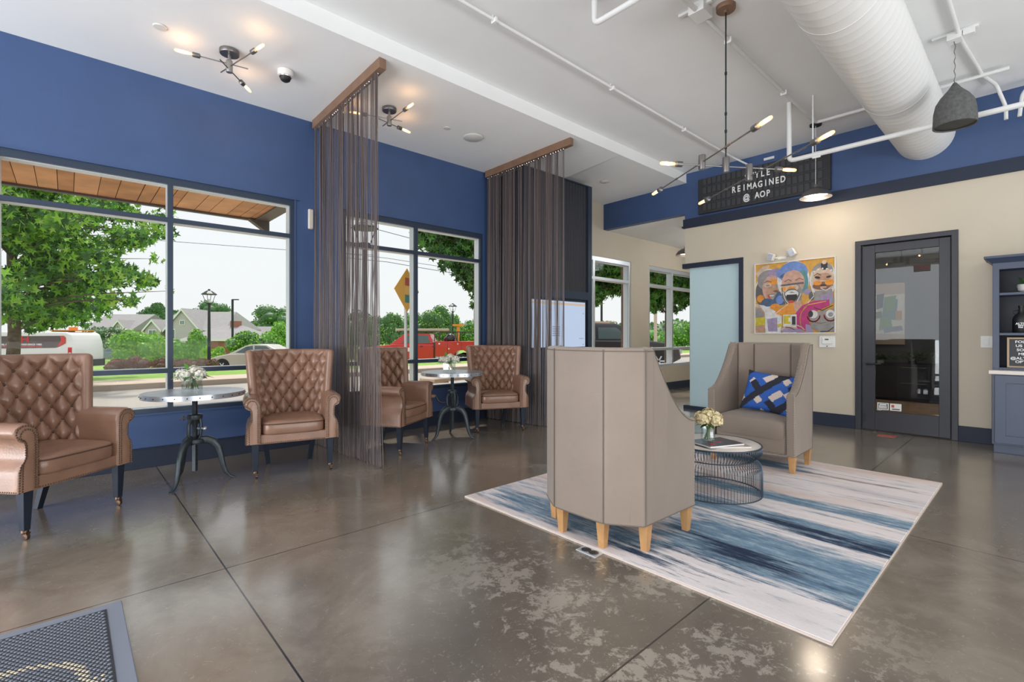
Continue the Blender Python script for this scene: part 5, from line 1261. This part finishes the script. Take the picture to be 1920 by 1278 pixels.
# ---------------------------------------------------------------- houses
def house(label, px, D, W_, Dp, zb, ze, zr, rot, wall='house_wall', hip=0, gables=(), wins=(), chim=None, over=.35):
    c = at(px, D, zb); t = thing('house', label, 'house', tuple(c), VR + rot); h = ze - zb; r = zr - zb
    MB().box(-W_ / 2, W_ / 2, 0, Dp, 0, h).build('wall', wall, t, smooth=False)
    o_ = over; x0, x1, y0, y1 = -W_ / 2 - o_, W_ / 2 + o_, -o_, Dp + o_
    MB().add([(x0, y0, h), (x1, y0, h), (x1, y1, h), (x0, y1, h), (x0 + hip, Dp / 2, r), (x1 - hip, Dp / 2, r), (x0, y0, h - .2), (x1, y0, h - .2), (x1, y1, h - .2), (x0, y1, h - .2)], [(0, 1, 5, 4), (1, 2, 5), (2, 3, 4, 5), (3, 0, 4), (9, 8, 7, 6), (0, 6, 7, 1), (1, 7, 8, 2), (2, 8, 9, 3), (3, 9, 6, 0)]).build('roof', 'house_roof', t, smooth=False)
    MB().box(x0, x1, y0 - .05, y0, h - .25, h).build('eaves', 'house_trim', t, smooth=False)
    for gx, gw, gh, gb in gables:
        yf = -o_ - .6
        MB().add([(gx - gw / 2, yf, gb), (gx + gw / 2, yf, gb), (gx + gw / 2, yf, h - .1), (gx, yf, h + gh), (gx - gw / 2, yf, h - .1), (gx - gw / 2, Dp / 2, gb), (gx + gw / 2, Dp / 2, gb), (gx + gw / 2, Dp / 2, h - .1), (gx, Dp / 2, h + gh), (gx - gw / 2, Dp / 2, h - .1)], [(0, 1, 2, 3, 4), (9, 8, 7, 6, 5), (0, 5, 6, 1), (1, 6, 7, 2), (4, 9, 5, 0)]).build('gable_wall', wall, t, smooth=False)
        g_ = MB()
        for s in (-1, 1):
            g_.m(0).add([(gx + s * (gw / 2 + .3), yf - .25, h - .1 - .3), (gx, yf - .25, h + gh + .05), (gx, Dp / 2, h + gh + .05), (gx + s * (gw / 2 + .3), Dp / 2, h - .1 - .3), (gx + s * (gw / 2 + .3), yf - .25, h - .1 - .15), (gx, yf - .25, h + gh + .25), (gx, Dp / 2, h + gh + .25), (gx + s * (gw / 2 + .3), Dp / 2, h - .25)], [(0, 1, 2, 3), (4, 7, 6, 5), (1, 5, 6, 2), (3, 2, 6, 7), (0, 3, 7, 4)])
            g_.m(1).add([(gx + s * (gw / 2 + .3), yf - .27, h - .1 - .42), (gx, yf - .27, h + gh - .1), (gx, yf - .27, h + gh + .25), (gx + s * (gw / 2 + .3), yf - .27, h - .22)], [(0, 1, 2, 3)])
        g_.build('gable_roof', ['house_roof', 'house_trim'], t, smooth=False, fix=False)
    for x, y, z, w_, hh in wins:
        f = MB().box(x - w_ / 2 - .1, x + w_ / 2 + .1, y - .06, y, z - hh / 2 - .1, z + hh / 2 + .1).build('window_frame', 'house_trim', t, smooth=False)
        MB().box(x - w_ / 2, x - .04, y - .08, y - .06, z - hh / 2, z + hh / 2).box(x + .04, x + w_ / 2, y - .08, y - .06, z - hh / 2, z + hh / 2).build('window_glass', 'house_glass', f, smooth=False)
    if chim: MB().box(chim[0], chim[0] + .9, chim[1], chim[1] + .9, h - .2, chim[2] - zb).build('chimney', 'brick_wall', t, smooth=False)
    return t
D = 66
house('long grey roofed house with white gables behind the shrubs', 352, D + 2, 10.2, 9, -2.6, zat(616, D), zat(584, D + 6), 0, gables=[(-4.2, 2.1, 1.1, 0), (-.1, 4.6, 2.6, 0)], wins=[(-4.2, -.96, zat(627, D) + 2.6, .9, 1.2), (-.1, -.96, zat(604, D) + 2.6, .5, .5), (-1.6, -.96, zat(626, D) + 2.6, .9, 1.2)], hip=1.2)
house('grey roofed house left of the long house, behind the oak', 205, D + 12, 7.5, 9, -2.6, zat(614, D), zat(583, D + 6), 0, gables=[(2.3, 2.2, 1.2, 0)], wins=[(2.3, -.96, zat(628, D) + 2.6, .9, 1.3), (0, -.01, zat(630, D) + 2.6, 1.2, 1.2)])
D = 56
house('low brick building with a hipped grey roof and chimney', 405, D, 7.0, 7, -2.4, zat(635, D), zat(610, D + 3), 0, wall='brick_wall', hip=2.6, wins=[(2.6, -.01, zat(646, D) + 2.4, .7, 1.1)], chim=(-.1, 3.0, zat(600, D)))
house('long low grey roofed wing behind the silver car', 474, D + 27, 9.6, 5, -2.8, zat(631, D + 27), zat(612, D + 30), 0, wall='brick_wall', hip=.4)
house('pale distant house roof beyond the low wing', 455, 100, 5.5, 5, -2.4, zat(618, 100), zat(609, 100), 0, hip=2.0)

# ---------------------------------------------------------------- vehicles
def wheel(t, x, z, y, r, hub_='aluminium', w_=.22, nm='wheel'):
    o = MB().lathe([(r * .62, -w_ / 2), (r * .94, -w_ / 2), (r, -w_ / 2 + .04), (r, w_ / 2 - .04), (r * .94, w_ / 2), (r * .62, w_ / 2)], (x, y, z), 28, 'y').build('wheel', 'tire', t)
    h = MB().lathe([(0, -w_ / 2 + .02), (r * .16, -w_ / 2 - .01), (r * .2, -w_ / 2 + .03), (r * .56, -w_ / 2 + .05), (r * .63, -w_ / 2 + .0), (r * .64, w_ / 2 - .05)], (x, y, z), 28, 'y')
    for k in range(6):
        a = k * PI / 3; h.tube([(x + r * .15 * math.cos(a), y - w_ / 2 + .0, z + r * .15 * math.sin(a)), (x + r * .58 * math.cos(a), y - w_ / 2 + .01, z + r * .58 * math.sin(a))], .03, 5)
    h.build('hub_cap', hub_, o); return o
def body(t, prof, W_, m_, nm='body', bevel=.06, z1=None, inset=0):
    b = MB().prism_y(prof, -W_ / 2, W_ / 2)
    if z1 is not None:
        zl = min(p[1] for p in prof)
        b.v = [(x, y * (1 - inset * (z - zl) / (z1 - zl)), z) for x, y, z in b.v]
    return b.build(nm, m_, t, bevel=bevel, seg=3, ang=50)
def pane(t, pts, W_, zl, z1, inset, m_='car_glass', nm='side_window', eps=.012):
    for s in (-1, 1):
        vs = [(x, s * (W_ / 2 * (1 - inset * (z - zl) / (z1 - zl)) + eps), z) for x, z in pts]; MB().poly(vs).build(nm, m_, t, smooth=False, fix=False)
def arches(t, xs, z, r, W_):
    for x in xs:
        MB().lathe([(0, -.01), (r, -.01), (r, .03), (0, .03)], (x, -W_ / 2 - .0, z), 28, 'y').build('wheel_arch', 'black', t, smooth=False)
# white van, rear at the right
D = 27.5; c = at(168, D, -1.02); t = thing('van', 'white van with dark and red wrap panel, parked behind the oak trunk', 'van', tuple(c), VR - R(0))
body(t, [(-5.6, .45), (-.18, .45), (-.02, .70), (0, 1.15), (-.06, 1.75), (-.22, 2.22), (-.45, 2.34), (-4.2, 2.38), (-4.9, 2.15), (-5.6, 1.4)], 2.0, 'van_white', bevel=.10)
wr = MB(); wr.m(0).poly([(-5.0, -1.012, 1.42), (-1.0, -1.012, 1.47), (-.80, -1.012, 1.52), (-.42, -1.012, 1.72), (-.42, -1.012, 2.03), (-.52, -1.012, 2.13), (-5.0, -1.012, 2.10)]).m(1).poly([(-.92, -1.016, 1.51), (-.42, -1.016, 1.72), (-.42, -1.016, 2.03), (-.52, -1.016, 2.13), (-.74, -1.016, 2.13), (-.66, -1.016, 1.9)])
wp = wr.build('wrap_panel', ['van_wrap', 'van_red'], t, smooth=False, fix=False)
text('lettering', 'BBH', .50, (-3.02, -1.022, 1.92), (R(90), 0, 0), 'tail_red', wp, .002, sx=1.35, bold=.012); text('lettering', 'ELECTRICAL CONTRACTORS SINCE 1983', .125, (-1.72, -1.022, 1.65), (R(90), 0, 0), 'letter_white', wp, .002, 'RIGHT', 1.25, bold=.004)
wr = MB()
for i in range(22):
    if i != 9: wr.box(-4.30 + i * .118, -4.30 + i * .118 + .09, -1.02, -1.013, 1.515, 1.575)
wr.build('small_lettering', 'van_red', wp, smooth=False)
tl = MB().m(0).box(-.30, -.10, -1.02, -.93, .80, 1.50).m(1).box(-.25, -.12, -1.026, -1.02, 1.02, 1.22); tl.build('tail_lamp', ['tail_red', 'aluminium'], t, smooth=False)
MB().box(-.42, .05, -1.01, 1.01, .40, .80).build('rear_bumper', 'suv_dark', t, smooth=False, bevel=.04); MB().box(-3.0, -2.99, -1.008, -1.0, .6, 1.42).build('door_seam', 'suv_dark', t, smooth=False)
for x in (-1.3, -4.6): wheel(t, x, .36, -.9, .36); wheel(t, x, .36, .9, .36)
MB().box(-1.5, -.4, -.8, .8, 2.40, 2.46).box(-1.1, -.75, -.1, .1, 2.46, 2.62).box(-1.5, -1.45, -.7, .7, 2.34, 2.42).build('roof_rack', 'orange', t, smooth=False)
# silver sedan, front at the left
D = 26.4; c = at(402, D, -.80); t = thing('sedan', 'pale gold sedan parked at the right of the left window', 'car', tuple(c), VR)
bp = [(0, .30), (.02, .55), (.20, .70), (.70, .85), (1.25, .96), (3.95, 1.02), (4.55, .96), (4.68, .70), (4.66, .32), (4.3, .22), (.3, .2)]
body(t, bp, 1.74, 'silver_paint'); body(t, [(1.15, .92), (2.05, 1.38), (2.45, 1.46), (3.2, 1.44), (4.1, 1.0), (4.1, .92)], 1.62, 'silver_paint', 'cabin', .05, 1.46, .16)
pane(t, [(1.60, 1.02), (2.12, 1.33), (2.46, 1.385), (2.52, 1.0)], 1.62, .92, 1.46, .16); pane(t, [(2.60, 1.0), (2.56, 1.385), (3.15, 1.37), (3.65, 1.06)], 1.62, .92, 1.46, .16)
MB().add([(1.24, -.66, 1.0), (1.24, .66, 1.0), (2.06, .58, 1.395), (2.06, -.58, 1.395)], [(0, 1, 2, 3)]).build('windscreen', 'car_glass', t, smooth=False, fix=False)
arches(t, (.95, 3.72), .33, .385, 1.74)
for x in (.95, 3.72): wheel(t, x, .32, -.80, .32); wheel(t, x, .32, .80, .32)
MB().box(.02, .30, -.86, -.55, .55, .66).box(.02, .30, .55, .86, .55, .66).build('headlamp', 'house_glass', t, smooth=False, bevel=.02); MB().box(-.02, .05, -.5, .5, .30, .42).build('grille', 'suv_dark', t, smooth=False)
# red pickup with utility bed, front at the left
D = 31; c = at(699, D, -.78); t = thing('pickup_truck', 'red utility pickup truck with racks seen through the second window', 'truck', tuple(c), VR)
body(t, [(0, .50), (.0, 1.10), (.15, 1.22), (1.35, 1.34), (1.5, 1.38), (4.05, 1.38), (4.05, .45), (.3, .42)], 2.0, 'truck_red', bevel=.07)
body(t, [(1.30, 1.34), (2.12, 1.98), (2.4, 2.04), (3.75, 2.02), (4.03, 1.38)], 1.86, 'truck_red', 'cab', .05, 2.04, .14)
pane(t, [(2.05, 1.44), (2.42, 1.90), (2.95, 1.92), (2.98, 1.44)], 1.86, 1.34, 2.04, .14); pane(t, [(3.06, 1.44), (3.04, 1.92), (3.62, 1.91), (3.82, 1.46)], 1.86, 1.34, 2.04, .14)
MB().add([(1.38, -.78, 1.42), (1.38, .78, 1.42), (2.08, .70, 1.96), (2.08, -.70, 1.96)], [(0, 1, 2, 3)]).build('windscreen', 'car_glass', t, smooth=False, fix=False)
MB().box(-.04, .06, -.8, .8, .75, 1.12).box(-.12, .0, -.98, .98, .48, .70).box(.0, .35, -1.01, -.9, .95, 1.12).build('grille', 'chrome', t, smooth=False, bevel=.02)
b = MB().prism_y([(4.15, .62), (4.15, 1.55), (6.95, 1.55), (6.95, .62), (6.2, .62), (6.12, .85), (5.9, 1.0), (5.6, 1.0), (5.38, .85), (5.3, .62)], -1.05, 1.05); b.build('utility_bed', 'truck_red', t, smooth=False, bevel=.02)
MB().box(4.9, 4.92, -1.06, -1.05, .7, 1.5).box(5.75, 5.77, -1.06, -1.05, 1.05, 1.5).build('bed_seam', 'suv_dark', t, smooth=False); MB().box(4.35, 4.45, -1.07, -1.05, 1.36, 1.44).box(4.95, 5.03, -1.07, -1.05, 1.05, 1.13).box(5.5, 5.58, -1.07, -1.05, 1.34, 1.44).build('latch', 'chrome', t, smooth=False)
rk = MB()
for y in (-.95, .95):
    rk.tube([(1.9, y, 2.18), (6.9, y, 2.12)], .035, 6)
    for x in (4.1, 5.5, 6.85): rk.tube([(x, y, 1.55), (x, y, 2.15)], .035, 6)
for x in (4.1, 5.5, 6.85): rk.tube([(x, -.95, 2.14), (x, .95, 2.14)], .03, 6)
rk.build('ladder_rack', 'suv_dark', t); MB().box(1.6, 4.9, -.7, -.2, 2.20, 2.34).build('rack_load', 'rust_pink', t, smooth=False, bevel=.03)
MB().tube([(5.45, -.4, 1.5), (5.5, -.4, 2.55)], .10, 8).box(5.15, 5.85, -.55, -.25, 2.50, 2.62).build('orange_beacon_mast', 'orange', t, smooth=False); MB().ball((5.0, -.3, 1.72), .32, 12, 8).ball((4.75, .1, 1.65), .25, 10, 6).tube([(5.1, -.6, 1.6), (5.3, -.6, 1.9), (5.45, -.6, 1.6)], .05, 6).build('bed_tools', 'suv_dark', t)
MB().m(0).add([(2.02, -1.008, .95), (2.12, -1.008, .85), (2.22, -1.008, .95), (2.22, -1.008, 1.2), (2.02, -1.008, 1.2)], [(0, 1, 2, 3, 4)]).box(2.45, 2.62, -1.012, -1.005, .92, 1.16).build('door_badge', 'house_trim', t, smooth=False, fix=False)
for x in (3.2, 3.95): MB().box(x, x + .18, -1.03, -1.0, 1.20, 1.26).build('door_handle', 'suv_dark', t, smooth=False)
MB().box(1.95, 4.0, -1.04, -.98, .36, .46).build('running_board', 'suv_dark', t, smooth=False); MB().box(2.95, 2.965, -1.006, -1.0, .5, 1.38).box(4.02, 4.14, -.9, .9, .5, 1.5).build('door_seam', 'suv_dark', t, smooth=False)
for x in (.95, 5.75): wheel(t, x, .40, -.88, .40, 'house_trim', .26); wheel(t, x, .40, .88, .40, 'house_trim', .26)
# dark suv beyond the corridor windows
D = 18.5; c = at(1262, D, -.17); t = thing('suv', 'dark suv parked outside the corridor windows', 'car', tuple(c), VR)
body(t, [(-4.5, .4), (-4.5, 1.12), (-1.35, 1.12), (-.45, 1.02), (-.08, .85), (0, .45), (-.3, .3), (-4.2, .3)], 1.9, 'suv_dark'); body(t, [(-4.35, 1.1), (-4.2, 1.66), (-3.9, 1.74), (-2.35, 1.72), (-1.9, 1.60), (-1.25, 1.1)], 1.76, 'suv_dark', 'cabin', .05, 1.74, .14)
pane(t, [(-3.0, 1.16), (-3.0, 1.58), (-2.35, 1.58), (-1.75, 1.16)], 1.76, 1.1, 1.74, .14); pane(t, [(-4.1, 1.16), (-4.0, 1.58), (-3.1, 1.58), (-3.1, 1.16)], 1.76, 1.1, 1.74, .14)
MB().tube([(-4.1, -.7, 1.80), (-2.3, -.7, 1.78)], .025, 6).tube([(-4.1, .7, 1.80), (-2.3, .7, 1.78)], .025, 6).build('roof_rail', 'rust_pink', t)
arches(t, (-.85, -3.6), .36, .42, 1.9)
for x in (-.85, -3.6): wheel(t, x, .36, -.88, .36); wheel(t, x, .36, .88, .36)
MB().box(-.06, .04, -.85, -.5, .62, .80).box(-.06, .04, .5, .85, .62, .80).build('headlamp', 'zinc_top', t, smooth=False); MB().box(-4.52, -4.42, -.9, -.65, .8, 1.1).build('tail_lamp', 'tail_red', t, smooth=False)
for px, D, lb, mm in ((1258, 46, 'small red car far off in the corridor window', 'truck_red'), (186, 44, 'small blue-grey car parked behind the van', 'house_glass')):
    zb = zat(676 if px > 1000 else 677, D); t = thing('car', lb, 'car', tuple(at(px, D, zb)), VR)
    body(t, [(0, .3), (0, .7), (.9, .88), (3.3, .9), (4.0, .7), (4.0, .3)], 1.7, mm); body(t, [(.8, .86), (1.4, 1.3), (2.6, 1.3), (3.2, .86)], 1.6, mm, 'cabin', .05, 1.3, .14); pane(t, [(1.1, .92), (1.5, 1.22), (2.5, 1.22), (2.9, .92)], 1.6, .86, 1.3, .14)
    for x in (.8, 3.2): wheel(t, x, .3, -.75, .3)

# ---------------------------------------------------------------- lamps, sign, poles, wires
def lamp_post(px, D, ztop, label, s=1.0):
    c = at(px, D); zb = gz(c.x, c.y) + (0 if c.y > 14 else .02); t = thing('street_lamp', label, 'street lamp', (c.x, c.y, zb), .3, 'black lantern street lamps'); H_ = ztop - zb; w_ = .20 * s
    MB().lathe([(0, 0), (.13 * s, 0), (.13 * s, .25), (.09 * s, .32), (.065 * s, .6), (.045 * s, H_ - .62 * s), (.08 * s, H_ - .58 * s), (0, H_ - .57 * s)], n=14).build('post', 'dark_metal', t)
    z0, z1 = H_ - .56 * s, H_ - .20 * s
    l = MB()
    for i in range(4):
        a = PI / 4 + i * PI / 2; l.tube([(w_ * .55 * math.cos(a), w_ * .55 * math.sin(a), z0), (w_ * 1.15 * math.cos(a), w_ * 1.15 * math.sin(a), z1)], .010 * s, 5)
    l.lathe([(0, z0 - .01), (w_ * .62, z0 - .01), (w_ * .62, z0 + .02), (0, z0 + .02)], n=8).lathe([(0, z1 - .02), (w_ * 1.45, z1 - .02), (w_ * 1.40, z1 + .01), (w_ * .55, z1 + .13 * s), (w_ * .25, z1 + .15 * s), (w_ * .2, z1 + .20 * s), (0, z1 + .20 * s)], n=8).build('lantern_frame', 'dark_metal', t, smooth=False)
    MB().lathe([(0, z0 + .02), (w_ * .25, z0 + .03), (w_ * .25, z0 + .15 * s), (0, z0 + .17 * s)], n=12).build('lamp', 'house_trim', t)
lamp_post(392, 24, 3.41, 'black lantern street lamp right of the mullion in the left window', 1.25)
lamp_post(849, 35, 3.46, 'black lantern street lamp above the red truck bed', 1.1)
lamp_post(684, 8.5, 3.15, 'black lantern street lamp close outside, seen through the near string curtain', .80)
c = at(436, 45); t = thing('light_pole', 'thin tall parking lot light pole in the left window', 'light pole', (c.x, c.y, -1.2), VR)
MB().tube([(0, 0, 0), (0, 0, zat(561, 45) + 1.2)], .10, 8).build('pole', 'dark_metal', t); MB().box(0, .55, -.1, .1, zat(561, 45) + 1.13, zat(561, 45) + 1.22).build('lamp_head', 'dark_metal', t, smooth=False)
c = at(1128, 30); t = thing('light_pole', 'dark pole in the first corridor window', 'light pole', (c.x, c.y, -.5), VR); MB().tube([(0, 0, 0), (0, 0, 4.5)], .07, 8).build('pole', 'dark_metal', t)
c = at(1229, 26); t = thing('light_pole', 'pale wooden pole in the second corridor window', 'pole', (c.x, c.y, -.4), VR); MB().tube([(0, 0, 0), (0, 0, 5)], .09, 8).build('pole', 'sidewalk', t)
c = at(763, 9.4); t = thing('traffic_sign', 'yellow diamond traffic signal ahead sign on a steel post', 'road sign', (c.x, c.y, -.10), VR + R(69))
cz = zat(544, 9.4) + .10; q = .425
MB().box(-.02, .02, .01, .05, 0, cz + .3).build('sign_post', 'aluminium', t, smooth=False)
b = MB().m(0).prism_y([(0, cz - q), (q, cz), (0, cz + q), (-q, cz)], -.004, .004).build('sign_plate', 'sign_yellow', t, smooth=False, bevel=.001)
s_ = MB(); s_.m(0).prism_y([(-.085, cz - .25), (.085, cz - .25), (.085, cz + .25), (-.085, cz + .25)], -.007, -.004)
for k, (dz, mm) in enumerate(((.165, 1), (0, 2), (-.165, 3))): s_.m(mm).prism_y([(-.078, cz + dz - .075), (.078, cz + dz - .075), (.078, cz + dz + .075), (-.078, cz + dz + .075)] if k != 1 else [(.075 * math.cos(j * PI / 8), cz + .075 * math.sin(j * PI / 8)) for j in range(16)], -.010, -.007)
s_.build('signal_symbol', ['sign_yellow', 'sign_red', 'sign_amber', 'sign_green'], t, smooth=False, fix=False)
def wire(label, pts, r=.012):
    P = [tuple(at(px, D, zat(py, D))) for px, py, D in pts]; t = tag(MB(P[0]).tube(P, r, 5).build('power_line', 'dark_metal'), label, 'power line', 'overhead power lines'); t.location = P[0]
wire('thin power line crossing the right half of the left window', [(-60, 425, 26), (330, 453, 26), (560, 470, 26), (700, 478, 26)])
wire('upper power line in the second window, seen under its head', [(560, 408, 20), (700, 428, 20), (790, 452, 20), (900, 470, 20)])
wire('lower power line just above the diamond road sign', [(560, 474, 22), (727, 491, 22), (790, 502, 22), (960, 530, 22)])
wire('power line in the window, just above the lower one', [(560, 466, 22), (727, 484, 22), (790, 494, 22), (960, 520, 22)], .010)
# wooden bench outside the second window
c = Vector((4.75, 7.3, -.10)); t = thing('bench', 'weathered pale bench just outside the second window', 'bench', tuple(c), R(4))
MB().box(-.1, 2.2, -.22, .22, .40, .45).build('seat', 'sidewalk', t, smooth=False, bevel=.01)
for x in (.15, 1.85): MB().box(x, x + .10, -.18, .18, 0, .40).build('leg', 'sidewalk', t, smooth=False, bevel=.005)
